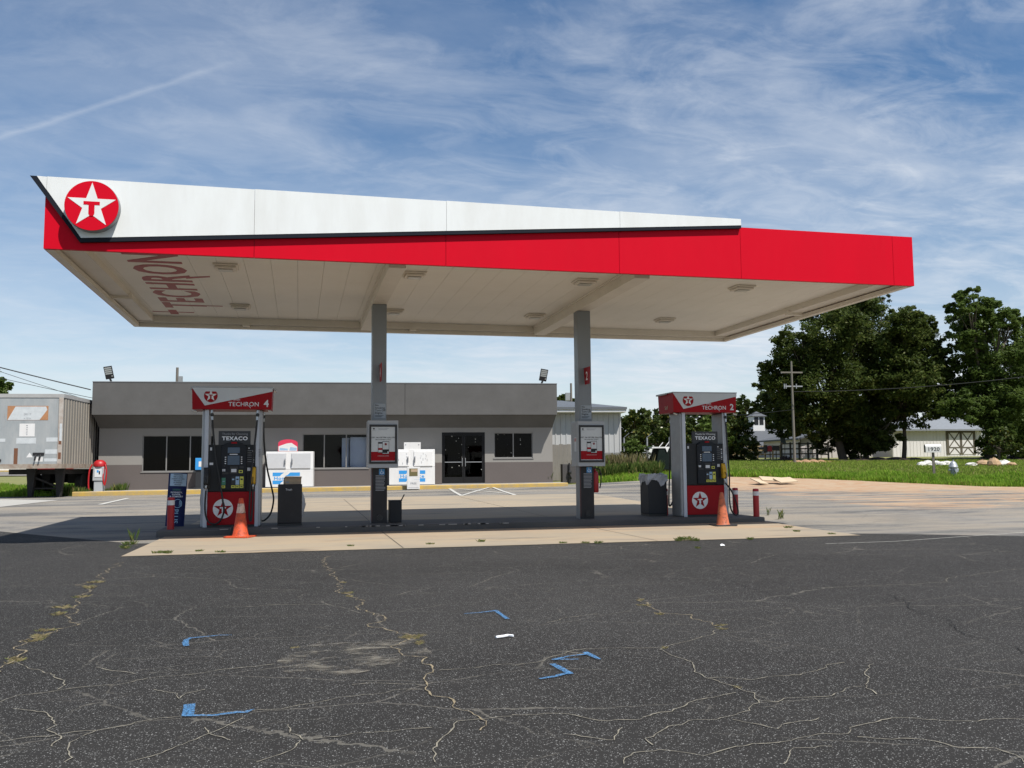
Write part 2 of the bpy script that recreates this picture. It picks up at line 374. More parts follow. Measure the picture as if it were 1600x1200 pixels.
# window glass: mirror-like by angle, clear otherwise, with stuck-on dust
def glassmat(name, dots):
    m, n, l, b = nt(name); n.remove(b)
    tr = n.new('ShaderNodeBsdfTransparent'); tr.inputs[0].default_value = (.26, .27, .29, 1)
    gl = n.new('ShaderNodeBsdfGlossy'); gl.inputs['Roughness'].default_value = .03
    fr = n.new('ShaderNodeFresnel'); fr.inputs[0].default_value = 1.22
    ms = n.new('ShaderNodeMixShader'); l.new(fr.outputs[0], ms.inputs[0]); l.new(tr.outputs[0], ms.inputs[1]); l.new(gl.outputs[0], ms.inputs[2])
    out = ms
    if dots:
        v = coord(n, l); w = n.new('ShaderNodeTexVoronoi'); inp(w, Scale=7.0); l.new(v, w.inputs[0])
        s = n.new('ShaderNodeSeparateColor'); l.new(w.outputs['Color'], s.inputs[0])
        k = mth(n, l, 'MULTIPLY', mth(n, l, 'LESS_THAN', w.outputs['Distance'], .16), mth(n, l, 'LESS_THAN', s.outputs[0], .35))
        df = n.new('ShaderNodeBsdfDiffuse'); df.inputs[0].default_value = (.6, .58, .52, 1)
        m2 = n.new('ShaderNodeMixShader'); l.new(mth(n, l, 'MULTIPLY', k, .55), m2.inputs[0]); l.new(ms.outputs[0], m2.inputs[1]); l.new(df.outputs[0], m2.inputs[2]); out = m2
    l.new(out.outputs[0], n['Material Output'].inputs[0]); return m
GLASS = glassmat('window_glass', False); CLEARG = glassmat('clear_window_glass', False); [setattr(q.inputs[0], 'default_value', (.85, .87, .9, 1)) for q in CLEARG.node_tree.nodes if q.type == 'BSDF_TRANSPARENT']; GLASSD = glassmat('dusty_window_glass', True)

# scuffed orange cone plastic
def conemat(name, c):
    m, n, l, b = nt(name); v = coord(n, l); f = noise(n, l, v, 9, 6, .75, 1.2); r = ramp(n, [(.50, 0.), (.60, 1.)]); l.new(f, r.inputs[0])
    g = noise(n, l, v, 4, 4); c0 = mix(n, l, g, tuple(x*.75 for x in c), tuple(min(x*1.15, 1) for x in c))
    c1 = mix(n, l, mth(n, l, 'MULTIPLY', r.outputs[0], .7), c0, (.06, .035, .025)); l.new(c1, b.inputs['Base Color']); b.inputs['Roughness'].default_value = .6; return m
CONE1 = conemat('cone_orange', (.58, .075, .018)); CONE2 = conemat('faded_cone_orange', (.50, .13, .055))
CONEW = conemat('dirty_white_collar', (.68, .50, .40))

# trailer skin: grey painted sheet with rust and scrubbed patches
def trailermat():
    m, n, l, b = nt('trailer_skin'); v = coord(n, l, (1, 1, .35)); f = noise(n, l, v, 1.6, 6, .7); r = ramp(n, [(.35, 0.), (.7, 1.)]); l.new(f, r.inputs[0])
    c = mix(n, l, r.outputs[0], (.25, .275, .285), (.36, .37, .365)); g = noise(n, l, coord(n, l, (1, 1, .2)), 6, 5, .7); r2 = ramp(n, [(.62, 0.), (.74, 1.)]); l.new(g, r2.inputs[0])
    c = mix(n, l, mth(n, l, 'MULTIPLY', r2.outputs[0], .4), c, (.22, .14, .09)); l.new(c, b.inputs['Base Color']); b.inputs['Roughness'].default_value = .6; return m
TRAIL = trailermat()
TRAILS = plain('trailer_side_tan', (.36, .33, .28), .6, dirt=.22, scale=2, streak=True, dcol=(.20, .16, .12))
PATCHP = plain('scrubbed_pale_patch', (.52, .55, .56), .7, dirt=.2, scale=6)
PLACO = plain('placard_orange', (.40, .19, .085), .7, dirt=.3, scale=6)
# ---------------------------------------------------------------- ground, lot, pad
def P2(p): return (p[0], p[1])
def geo(n0, n1, k): return [n0*(n1/n0)**(i/k) for i in range(k+1)]
def base_ground():
    Ls = sorted(set([round(x, 2) for x in np.arange(-60, 60.1, 3)] + [s*x for x in geo(66, 2500, 16) for s in (1, -1)]))
    Ds = sorted(set([-40., -20.] + [round(x, 2) for x in np.arange(-8, 130.1, 2)] + geo(140, 3000, 18)))
    vs = []
    for D in Ds:
        for L in Ls:
            x, y = XY(L, D); vs.append((x, y, T(x, y)-.05))
    w = len(Ls); fs = [(j*w+i, j*w+i+1, (j+1)*w+i+1, (j+1)*w+i) for j in range(len(Ds)-1) for i in range(w-1)]
    tag(MB().add(vs, fs).build('ground', GROUNDM), kind='structure')
base_ground()
DB = ([-60, -20, -17, -16.5, 2, 3.4, 5, 9.5, 13, 15, 18, 22, 60], [37, 36, 36.3, 37.4, 39.6, 40, 40.5, 41.5, 39.5, 37.5, 35, 34, 33])
def dback(L): return float(np.interp(L, *DB))
def clay(x, y):
    L, D = LD(x, y)
    a = .22
    if L > 6:
        e = dback(L)-D
        a = max(a, min(.70, .92-e*.075*(.6 if L < 15 else 1.1))) if 8 < L < 20 else a
        a = max(a, .54*min(1, (D-17)/5)*min(1, (L-6)/3))
    elif D > 26: a = .30
    return a
sheet('asphalt_lot', LOTM, lambda t: XY(-60+120*t, -8), lambda t: XY(-60+120*t, dback(-60+120*t)), 240, 96, 0, attr=clay)
rear = [P2(flat(-900, 815, 0)), P2(flat(0, 831, 0)), P2(flat(189, 848, 0)), P2(flat(189, 850, 0)), P2(flat(1346, 834, 0)), P2(flat(1600, 838, 0)), P2(flat(2300, 848, 0))]
front = [XY(-14, -7), XY(-8, -7), XY(-3, -7), XY(-2, -7), XY(6, -7), XY(9, -7), XY(18, -7)]
def poly(pts):
    def f(t):
        k = t*(len(pts)-1); i = min(int(k), len(pts)-2); u = k-i
        return (pts[i][0]*(1-u)+pts[i+1][0]*u, pts[i][1]*(1-u)+pts[i+1][1]*u)
    return f
sheet('sealed_asphalt', SEALED, poly(front), poly(rear), 60, 24, .005)
PX0, PX1, PY0, PY1 = -2.99, 7.63, -4.13, 13.6
sheet('concrete_pad', PADM, lambda t: (PX0+(PX1-PX0)*t, PY0), lambda t: (PX0+(PX1-PX0)*t+(.9*t+.4), PY1+.9-1.6*t), 24, 40, .012)
jn = MB()
for x in (.6, 4.3): ribbon(jn, [(x, y) for y in np.arange(PY0+.02, PY1-.5, .8)], .011, .016)
tag(jn.build('concrete_joints', SEAM), kind='structure')
pt = [flat(-140, 790, .04), flat(0, 793, .04), flat(93, 783, .04), flat(-140, 776.5, .04)]
sheet('concrete_patch', PATCHM, poly([P2(pt[0]), P2(pt[1]), P2(pt[2])]), poly([P2(pt[3]), P2(flat(-20, 781, .04)), P2(pt[2])]), 16, 6, .010)

def jag(pts, amp, seg=.12):
    """a wandering line through survey points"""
    def rec(a, b, dep_):
        d = math.hypot(b[0]-a[0], b[1]-a[1])
        if d < .05 or dep_ > 7: return [a]
        h = random.gauss(0, amp*6)*min(d, .7); m_ = ((a[0]+b[0])/2-(b[1]-a[1])/d*h, (a[1]+b[1])/2+(b[0]-a[0])/d*h)
        return rec(a, m_, dep_+1)+rec(m_, b, dep_+1)
    out = []
    for a, b in zip(pts[:-1], pts[1:]): out += rec(a, b, 0)
    return out+[pts[-1]]
def crackmat(name, c):
    m, n, l, b = nt(name); v = coord(n, l); f = noise(n, l, v, 14, 5, .7); r = ramp(n, [(.30, 0.), (.46, 1.)]); l.new(f, r.inputs[0])
    l.new(mix(n, l, noise(n, l, v, 40, 3), tuple(x*.6 for x in c), tuple(x*1.3 for x in c)), b.inputs['Base Color']); b.inputs['Roughness'].default_value = 1
    l.new(r.outputs[0], b.inputs['Alpha']); return m
SAND = crackmat('crack_sand', (.24, .22, .17)); SANDY = crackmat('crack_dry_straw', (.25, .205, .13)); DARKC = crackmat('open_crack', (.008, .008, .008))
WORN = None
ck = MB()
RC = [[(0,485),(100,470),(200,435),(300,430),(470,430),(540,410),(620,390),(650,362)], [(470,430),(520,460),(565,480),(570,505),(610,525),(700,550),(770,595),(830,600),(1000,580),(1050,555),(1110,550),(1140,575)],
      [(0,640),(190,640),(300,660),(400,655),(500,630),(600,590),(700,570)], [(350,795),(380,760),(460,750),(600,770),(700,740),(850,725),(1050,700),(1100,670),(1230,650),(1400,660),(1600,655)],
      [(440,735),(450,700),(550,660),(640,655),(740,620),(770,595)], [(850,795),(880,745),(1000,740)], [(1080,710),(1300,720),(1400,745),(1510,745),(1600,790)], [(610,525),(750,530),(900,515),(980,485),(1040,475)],
      [(110,350),(270,322)], [(1110,550),(1105,515),(1130,480)], [(690,655),(830,685),(960,650)], [(160,700),(320,720),(345,680)], [(980,240),(1300,225),(1600,180)]]
LC = [[(0,725),(300,690),(500,650),(740,630),(1000,600),(1320,560)], [(400,790),(550,740),(700,680),(760,650)], [(0,600),(50,580),(200,560),(500,520),(860,480)], [(900,670),(950,720),(1100,700),(1350,680)],
      [(1360,790),(1365,740),(1400,700),(1430,660),(1600,645)], [(1370,500),(1500,490),(1600,480)], [(700,300),(1080,290)], [(40,620),(150,640),(160,740)], [(200,230),(420,235)], [(300,490),(420,510)], [(20,470),(180,560)],
      [(640,680),(720,720)], [(480,560),(560,590),(640,560)], [(1100,545),(1180,540),(1330,548)], [(800,790),(860,770),(940,720)], [(200,790),(215,740),(300,690)]]
for L_, o in ((RC, 800), (LC, 0)):
    for c in L_:
        g = [P2(flat(o+a/2, 800+b/2, 0)) for a, b in c]; j = jag(g, .013)
        ribbon(ck, j, [random.choice((.0025, .003, .004, .005, .007)) for _ in j], .010, 0)
for c in ([(1020,140),(1050,190),(1075,220),(1090,260),(1110,300),(1150,360),(1290,390),(1335,460),(1355,500),(1330,555),(1420,600),(1480,640),(1520,660),(1500,690)], [(0,505),(50,465),(130,390),(200,330),(260,260),(310,220),(370,160)], [(1990,270),(2070,320),(2160,325),(2240,360)]):
    j = jag([P2(flat(a/2, 800+b/2, 0)) for a, b in c], .02); ribbon(ck, j, [random.choice((.003, .005, .008, .013)) for _ in j], .011, 1)
for c in ([(630,205),(730,235),(900,280)], [(1000,225),(1200,270),(1350,335),(1600,445)], [(230,210),(260,220)]):
    j = jag([P2(flat(800+a/2, 800+b/2, 0)) for a, b in c], .012); ribbon(ck, j, [random.uniform(.004, .010) for _ in j], .011, 2)
tag(ck.build('pavement_cracks', [SAND, SANDY, DARKC]), kind='structure')
def wornmat():
    m, n, l, b = nt('scraped_patch'); v = coord(n, l, (1., 1.7, 1), (0, 0, -.1)); f = noise(n, l, v, 3.0, 9, .78, .3); r = ramp(n, [(.50, 0.), (.66, 1.)]); l.new(f, r.inputs[0])
    t = n.new('ShaderNodeTexCoord'); sx = n.new('ShaderNodeSeparateXYZ'); l.new(t.outputs['UV'], sx.inputs[0])
    l.new(mix(n, l, noise(n, l, v, 2, 3), (.10, .095, .085), (.30, .27, .21)), b.inputs['Base Color']); b.inputs['Roughness'].default_value = 1
    l.new(mth(n, l, 'MULTIPLY', r.outputs[0], .85), b.inputs['Alpha']); return m
ring = [(432,1042),(452,1018),(500,1005),(580,998),(655,993),(664,1005),(668,1030),(600,1042),(560,1054),(500,1064),(455,1058)]
wp = MB(); q = jag([P2(flat(a, b, 0)) for a, b in ring+[ring[0]]], .012, .1)[:-1]
wp.add([(x, y, .009) for x, y in q], [tuple(range(len(q)))]); o = wp.build('scraped_patch', wornmat())
if o.data.polygons[0].normal.z < 0: o.data.flip_normals()
tag(o, kind='structure')

def spraymat(name, c):
    m, n, l, b = nt(name); v = coord(n, l); f = noise(n, l, v, 80, 5, .8); r = ramp(n, [(.42, .06), (.58, .95)]); l.new(f, r.inputs[0])
    b.inputs['Base Color'].default_value = (*c, 1); b.inputs['Roughness'].default_value = .7; l.new(r.outputs[0], b.inputs['Alpha']); return m
SPB = spraymat('blue_spray_paint', (.075, .24, .48)); WPT = crackmat('worn_white_paint', (.50, .49, .45))
def marking(name, mat, strokes, dz=.013):
    mb = MB()
    for k, (pts, w) in enumerate(strokes): ribbon(mb, [P2(onground(*p)) for p in pts], w, dz+.001*k)
    return tag(mb.build(name, mat), kind='structure')
marking('blue_marking', SPB, [([(291,1014),(289.5,1008),(291,1003),(297,1000.5)], [.036,.040,.034,.02]), ([(294,1001),(320,998.5),(345,997),(362,996)], [.024,.018,.014,.008])])
marking('blue_marking', SPB, [([(296,1108),(295,1115),(293,1123)], .052), ([(287,1124),(334,1123),(370,1119),(384,1118),(397,1117)], [.024,.024,.034,.034,.004])])
marking('blue_marking', SPB, [([(724,963),(750,960),(778,957.5)], [.012,.02,.034]), ([(776,958),(783,963),(793,970)], [.034,.028,.034])])
marking('blue_marking', SPB, [([(843,1065),(866,1061),(892,1056)], [.024,.028,.034]), ([(863,1042),(875,1048.5),(892,1057)], [.034,.042,.034]), ([(864,1035),(890,1030.5),(918,1027)], [.028,.014,.028]), ([(914,1024),(925,1030),(937,1036)], [.034,.038,.02]), ([(866,1035.5),(885,1037),(904,1036.5)], [.02,.02,.014])])
marking('parking_lines', WPT, [([(702,763.5),(711,769.5),(721,775)], .12), ([(721,775),(745,767.5),(768,761)], .12), ([(768,761),(786,768),(805,774)], .12), ([(716,764),(755,768),(790,771.5)], .10)])
marking('parking_lines', WPT, [([(156,789),(175,784.5),(200,779)], .16)])
marking('parking_lines', WPT, [([(1290,851),(1400,847),(1500,840),(1600,833)], .022)], .010)

# fuel island
ISL = .114
ib = MB(); ib.box(-3.05, 7.84, -.80, .80, -.05, ISL)
o = ib.build('island_kerb', ISLM, bevel=.025); tag(o, kind='structure')
sc = MB()
for k in range(26):
    x = random.uniform(-2.6, 2.8); sc.box(x, x+random.uniform(.03, .16), -.806, -.78, ISL-.012, ISL+.003)
tag(sc.build('chipped_kerb_edge', plain('bare_chip', (.34, .32, .29), .9)), kind='structure')

# ---------------------------------------------------------------- round emblem helper (disc, star, letter in three mesh materials)
def emblem(mb, c, r, n=(0, -1, 0), u=(1, 0, 0), th=.004, m=(0, 1, 2), disc=True):
    c, n, u = Vector(c), Vector(n), Vector(u); w = Vector((0, 0, 1))
    def put(pts, d0, d1, mm): mb.prism([c+u*(a*r)+w*(b*r)+n*d0 for a, b in pts], n*(d1-d0), mm)
    if disc: put([(math.cos(t), math.sin(t)) for t in [2*math.pi*k/64 for k in range(64)]], 0, th, m[0])
    st = []
    for k in range(10):
        a = math.pi/2+k*math.pi/5; q = .94 if k % 2 == 0 else .36; st.append((math.cos(a)*q, math.sin(a)*q))
    put(st, th, th+.003, m[1])
    put([(-.30, .17), (.30, .17), (.30, .03), (.11, .03), (.11, -.33), (.06, -.42), (-.06, -.42), (-.11, -.33), (-.11, .03), (-.30, .03)], th+.003, th+.006, m[2])

# ---------------------------------------------------------------- canopy
CX0, CX1, CY0, CY1, CZ0, CZ1 = -4.20, 9.28, -3.49, 3.49, 4.09, 4.93
cn = thing('fuel_canopy', 'large flat fuel canopy on two grey columns, red fascia with a white raised band', 'canopy', (2.55, 0, 0))
loc = lambda x: x-2.55
f = MB(); cuts = [CX0, -1.46, 1.29, 4.02, 6.09, 8.89, CX1]
for a, b in zip(cuts[:-1], cuts[1:]): f.box(loc(a)+.003, loc(b)-.003, CY0, CY0+.06, CZ0, CZ1)
f.box(loc(CX0)+.01, loc(CX1)-.01, CY0+.02, CY0+.055, CZ0+.01, CZ1-.01, 1)
for x0, x1 in ((CX0, CX0+.012), (CX1-.012, CX1)): f.box(loc(x0), loc(x1), CY0+.062, CY1-.014, CZ0, CZ1)
f.box(loc(CX0), loc(CX1), CY1-.012, CY1, CZ0, CZ1)
f.build('fascia', [RED, SEAM], cn)
MARK = (-3.72, 4.245)                                       # corner of the white field
wl = MB()
zb = lambda x: 4.245+(x+3.72)/(6.09+3.72)*(4.948-4.245)
xs = [-4.30, -4.17, -1.46, 1.29, 4.02, 6.085]
def lo(x): return zb(x) if x >= -3.72 else 4.245+(-3.72-x)/(.58)*(5.07-4.245)
for a, b in zip(xs[:-1], xs[1:]):
    ps = [(a+.002, lo(a)), (b-.002, lo(b))] if not (a < -3.72 < b) else [(a+.002, lo(a)), (-3.72, 4.245), (b-.002, lo(b))]
    ps += [(b-.002, 5.065-.0015*(b+4.3)), (a+.002, 5.07-.0015*(a+4.3))]
    wl.prism([(loc(x), -3.55, z) for x, z in ps], (0, .05, 0))
wl.build('white_band', WHITE, cn)
bd = MB()
bd.prism([(loc(x), -3.545, z) for x, z in [(-4.385, 5.07), (-4.30, 5.07), (-3.72, 4.245), (6.085, 4.948), (6.085, 4.90), (-3.735, 4.185)]], (0, .045, 0))
bd.build('dark_edge_band', BAND, cn)
# roof deck, soffit planks, beams and edge channels
dk = MB(); dk.box(loc(CX0)+.07, loc(CX1)-.07, CY0+.07, CY1-.07, 4.335, 4.50, 1)
dk.box(loc(CX0)+.07, loc(CX1)-.07, CY0+.07, CY1-.07, 4.74, 4.80, 1)
x = CX0+.10
while x < CX1-.1:
    b = min(x+.405, CX1-.08); dk.box(loc(x)+.002, loc(b)-.002, CY0+.08, CY1-.08, 4.29, 4.331, 0); x += .405
dk.build('soffit_planks', [SOFF, plain('joint_grey', (.16, .15, .13), .9)], cn)
for X in (.602, 4.508):
    g = MB(); g.box(loc(X)-.13, loc(X)+.13, CY0+.30, CY1-.30, CZ0, 4.285); g.box(loc(X)-.16, loc(X)+.16, CY0+.30, CY1-.30, 4.25, 4.288)
    for k in range(14): g.box(loc(X)-.137, loc(X)-.13, CY0+.5+k*.43, CY0+.52+k*.43, 4.17, 4.19)
    g.build('cross_beam', SOFT, cn)
e = MB()
e.box(loc(CX0)+.065, loc(CX1)-.065, CY0+.065, CY0+.29, 4.16, 4.289); e.box(loc(CX0)+.065, loc(CX1)-.065, CY1-.29, CY1-.065, 4.16, 4.289)
e.box(loc(CX0)+.065, loc(CX0)+.42, CY0+.292, CY1-.292, 4.18, 4.289); e.box(loc(CX1)-.42, loc(CX1)-.065, CY0+.292, CY1-.292, 4.18, 4.289)
e.box(loc(CX0)+.014, loc(CX1)-.014, CY1-.13, CY1-.014, CZ0-.006, 4.158); e.box(loc(CX0)+.014, loc(CX0)+.12, CY0+.065, CY1-.132, CZ0-.006, 4.158); e.box(loc(CX1)-.12, loc(CX1)-.014, CY0+.065, CY1-.132, CZ0-.006, 4.158)
for X in (1.55, -2.0, 5.6): e.box(loc(X), loc(X)+.14, CY1-.33, CY1-.07, CZ0+.03, 4.20)
for Y in (.4,): e.box(loc(CX0)+.07, loc(CX0)+.47, Y, Y+.10, CZ0+.04, 4.22); e.box(loc(CX1)-.47, loc(CX1)-.07, Y-.6, Y-.5, CZ0+.04, 4.22)
e.build('edge_channel', SOFT, cn)
tx = MB(); zt = 4.287; tx.prism([(loc(-3.72), 2.70, zt), (loc(-2.92), 2.70, zt), (loc(-2.92), 2.62, zt), (loc(-3.72), 2.62, zt)], (0, 0, .0015)); tx.prism([(loc(-3.40), 2.92, zt+.0004), (loc(-3.24), 2.92, zt+.0004), (loc(-3.24), 2.40, zt+.0004), (loc(-3.40), 2.40, zt+.0004)], (0, 0, .0015))
tx.text('TECHRON', .76, (loc(-2.63), 2.12, 4.288), (0, -1, 0), (-1, 0, 0), 'LEFT', 1.0, .034, width=4.72)
tx.prism([(loc(-2.68), -.80, zt), (loc(-2.68), -.94, zt), (loc(-2.28), -1.10, zt), (loc(-2.28), -1.0, zt)], (0, 0, .0015)); tx.prism([(loc(-2.64), 1.84, zt), (loc(-2.64), 1.76, zt), (loc(-2.30), 1.76, zt), (loc(-2.30), 1.84, zt)], (0, 0, .0015))
o = tx.build('soffit_lettering', LETTER, cn)
for X in (.602, 4.508):
    c = MB(); s = .129; c.box(loc(X)-s, loc(X)+s, -s, s, ISL-.01, 4.085)
    col = c.build('column', GREY, cn, bevel=.006)
    k = MB(); k.box(loc(X)-s-.004, loc(X)+s+.006, -s-.022, -s-.001, ISL+.004, 1.6); k.box(loc(X)+s+.001, loc(X)+s+.02, -s-.001, s, ISL+.004, 1.6)
    k.box(loc(X)-s-.006, loc(X)-s+.014, -s-.026, -s-.0225, ISL+.05, 1.3, 1)
    k.build('cladding_panel', [CLAD, plain('dull_maroon_edge', (.06, .018, .02), .5)], col)
    cap = MB(); cap.lathe([(.055, 0), (.055, .012), (.043, .012), (.043, .004), (.0, .004)], 24, 0, M=Matrix.Translation((loc(X)+.02, -s-.022, ISL+.10)) @ Matrix.Rotation(R(90), 4, 'X'))
    cap.build('cable_cap', BLACK, col)
    d = MB(); d.box(loc(X)-.085, loc(X)+.115, -s-.004, -s-.001, 2.0, 2.26)
    d.build('safety_decal', plain('decal_grey', (.30, .34, .38), .4), col)
    t = MB()
    for i, w in enumerate(('No', 'Smoking', 'Turn Off', 'Engine')): t.text(w, .034, (loc(X)-.075, -s-.0045, 2.215-i*.046), align='LEFT', bold=.02)
    for i in range(3): t.box(loc(X)-.075, loc(X)+.08-.02*i, -s-.0055, -s-.0045, 2.045-i*.014, 2.051-i*.014)
    t.build('decal_lettering', TXTK, col)
    a = MB(); a.box(loc(X)+.0, loc(X)+.10, -s-.0255, -s-.0225, .98, 1.085, 0)
    ac = (loc(X)+.05, -s-.026, 1.025)
    ringp = [(ac[0]+.026*math.cos(R(t_)), ac[1], ac[2]-.006+.026*math.sin(R(t_))) for t_ in range(140, 400, 15)]
    a.tube(ringp, .0045, 6, 1); a.tube([(ac[0]-.006, ac[1], ac[2]+.04), (ac[0]-.006, ac[1], ac[2]+.006), (ac[0]+.02, ac[1], ac[2]+.004), (ac[0]+.032, ac[1], ac[2]-.024)], .0055, 6, 1)
    a.lathe([(.0, -.008), (.008, 0), (.0, .008)], 10, 1, (ac[0]-.006, ac[1], ac[2]+.048))
    a.build('accessibility_sticker', [plain('sign_blue', (.05, .25, .55), .4), TXTW], col)
    t = MB()
    for i in range(11): t.box(loc(X)-.06, loc(X)+.115-random.uniform(0, .03), -s-.0245, -s-.0225, .955-i*.026, .968-i*.026)
    t.build('instruction_lines', TXTG, col)
# lamps under the canopy
LPOS = [((-1.96, -1.95), 'square canopy lamp nearest the red lettering, roadside row'), ((1.01, -1.95), 'square canopy lamp just right of the left column beam, roadside row'), ((3.95, -1.95), 'square canopy lamp in front of the right column, roadside row'), ((6.9, -1.95), 'square canopy lamp nearest the red right end, roadside row'),
        ((-1.96, 1.66), 'square canopy lamp nearest the red lettering, shop-side row'), ((1.04, 1.66), 'square canopy lamp just behind the left column, shop-side row'), ((4.0, 1.66), 'square canopy lamp just left of the right column, shop-side row'), ((6.93, 1.66), 'square canopy lamp nearest the right end, shop-side row')]
for i, ((x, y), lab) in enumerate(LPOS):
    if i == 0:
        lamp0 = thing('canopy_lamp', lab, 'lamp', (x, y, 4.288), 0, 'lamps under the fuel canopy')
        h = MB(); h.box(-.19, .19, -.19, .19, -.03, 0); h.prism([(-.16, -.16, -.031), (.16, -.16, -.031), (.16, .16, -.031), (-.16, .16, -.031)], (0, 0, -.035)); h.build('housing', SOFT, lamp0, bevel=.012)
        q = MB(); q.box(-.11, .11, -.09, .09, -.082, -.067); q.build('lens', LENS, lamp0, bevel=.02)
    else: dup(lamp0, (x, y, 4.288), 0, lab)
em = thing('round_emblem_sign', 'round red sign with a white star and red letter T, on the white canopy band', 'sign', (-3.57, -3.55, 4.66))
d = MB(); d.lathe([(.345, 0), (.345, .125), (.335, .135), (0, .135)], 64, 0, M=Matrix.Rotation(R(90), 4, 'X')); d.build('drum', plain('drum_side_grey', (.20, .21, .22), .4), em, smooth=True)
d = MB(); emblem(d, (0, -.136, 0), .34, th=.003); d.build('star_face', [RED, WHITE, RED], em)

# ---------------------------------------------------------------- column furniture
def poster(mb, x, z, y, W, H):
    mb.box(x-W/2, x+W/2, y-.004, y, z-H/2, z+H/2, 0); zr = z-H/2+H*.28
    mb.box(x-W/2, x+W/2, y-.0055, y-.004, z-H/2+.012, zr, 1)
    mb.box(x-W/2+.03, x-W/2+.06, y-.0055, y-.004, z+H/2-.045, z+H/2-.022, 3); mb.box(x-W/2+.022, x-W/2+.075, y-.0055, y-.004, z+H/2-.063, z+H/2-.056, 4)
    for i in range(2): mb.box(x-.085, x+.10-.03*i, y-.0055, y-.004, z+H/2-.035-.018*i, z+H/2-.029-.018*i, 4)
    mb.text('GET 10\u00a2 OFF PER GALLON', .022, (x, y-.005, z+H*.175), bold=.03, m=2, sx=1.06); mb.text('ON YOUR FIRST 5 VISITS', .017, (x, y-.005, z+H*.118), bold=.015, m=2)
    for (cx, w, t0, b0) in ((x-.05, .085, z+H*.06, z-H*.25), (x+.045, .12, z+H*.08, z-H*.29)):
        yy = y-.006 if w < .1 else y-.009
        mb.box(cx-w/2, cx+w/2, yy-.002, y-.004, b0, t0, 2); mb.box(cx-w/2+.006, cx+w/2-.006, yy-.004, yy-.002, b0+.01, t0-(.03 if w < .1 else .008), 0)
        mb.box(cx-w/2+.006, cx+w/2-.006, yy-.0055, yy-.004, b0+.05, b0+.085, 1 if w < .1 else 3); mb.box(cx-w/2+.006, cx+w/2-.03, yy-.0055, yy-.004, b0+.02, b0+.05, 3 if w > .1 else 0)
        if w > .1: mb.lathe([(.02, 0), (.02, .002), (.012, .002), (.012, 0)], 16, 1, M=Matrix.Translation((cx, yy-.004, t0-.05)) @ Matrix.Rotation(R(90), 4, 'X'))
    mb.box(x-.10, x+.10, y-.007, y-.0055, z-H*.345, z-H*.338, 0)
def adbox(x, lab):
    t = thing('display_box', lab, 'display', (x, 0, 1.10), 0, 'advertising boxes on the canopy columns')
    b = MB(); b.box(-.205, .33, -.285, -.155, 0, .85); b.box(-.205, -.135, -.154, .15, 0, .85); b.box(.135, .33, -.154, .15, 0, .85); b.build('housing', LGREY, t, bevel=.008)
    fr = MB(); x0, x1, z0, z1 = -.185, .305, .075, .775
    fr.box(x0, x1, -.305, -.286, z0, z0+.04); fr.box(x0, x1, -.305, -.286, z1-.04, z1); fr.box(x0, x0+.032, -.305, -.286, z0+.041, z1-.041); fr.box(x1-.032, x1, -.305, -.286, z0+.041, z1-.041); fr.build('frame', BLACK, t, bevel=.003)
    p = MB(); poster(p, .06, .425, -.286, .424, .618); p.build('poster', [plain('poster_grey_white', (.56, .59, .60), .3), REDD, TXTK, HEAD, TXTG], t)
    if x > 3:
        s = MB(); s.box(-.2075, -.2055, -.19, -.06, .28, .55, 0); s.box(-.2085, -.2075, -.18, -.07, .47, .53, 1); s.build('side_sticker', [STK, plain('faded_pink_print', (.55, .25, .25), .5)], t)
    return t
adbox(.602, 'grey advertising box with a red and white poster, on the left canopy column')
adbox(4.508, 'grey advertising box with a red and white poster, on the right canopy column')
def flag(x, txt, lab):
    t = thing('pump_number_sign', lab, 'sign', (x, -.131, 2.97), 0, 'number signs on the canopy columns')
    p = MB(); p.prism([(.0, 0, 0), (.0, -.36, .0), (.0, -.31, -.32), (.0, -.06, -.32)], (.012, 0, 0)); p.build('plate', REDD, t)
    br = MB(); br.box(-.02, .03, -.02, 0, -.30, -.02); br.build('bracket', GREY, t)
    n = MB(); n.text(txt, .16, (-.001, -.185, -.24), (0, -1, 0), (0, 0, 1), bold=.02); n.build('numeral', TXTW, t)
    return t
flag(.602+.0, '4', 'red number flag seen nearly edge-on, on the left canopy column'); flag(4.508-.02, '2', 'red flag with the number 2, on the right canopy column')
fx = thing('fire_extinguisher', 'red fire extinguisher hung on the right canopy column', 'extinguisher', (4.508+.215, .02, .60))
b = MB(); b.lathe([(.0, 0), (.065, 0), (.075, .02), (.075, .33), (.055, .40), (.025, .42), (.025, .45), (0, .45)], 20); b.build('cylinder', BOLR, fx, smooth=True)
b = MB(); b.box(-.02, .02, -.05, .05, .45, .48); b.box(-.012, .012, -.10, .02, .50, .515); b.build('valve_handle', BLACK, fx)
b = MB(); b.tube([(.02, -.02, .46), (.09, -.04, .44), (.115, -.05, .34), (.105, -.05, .18), (.085, -.05, .08)], .012, 8); b.build('hose', RUB, fx, smooth=True)
b = MB(); b.box(-.087, -.076, -.03, .03, .1, .4); b.build('wall_bracket', STEEL, fx)

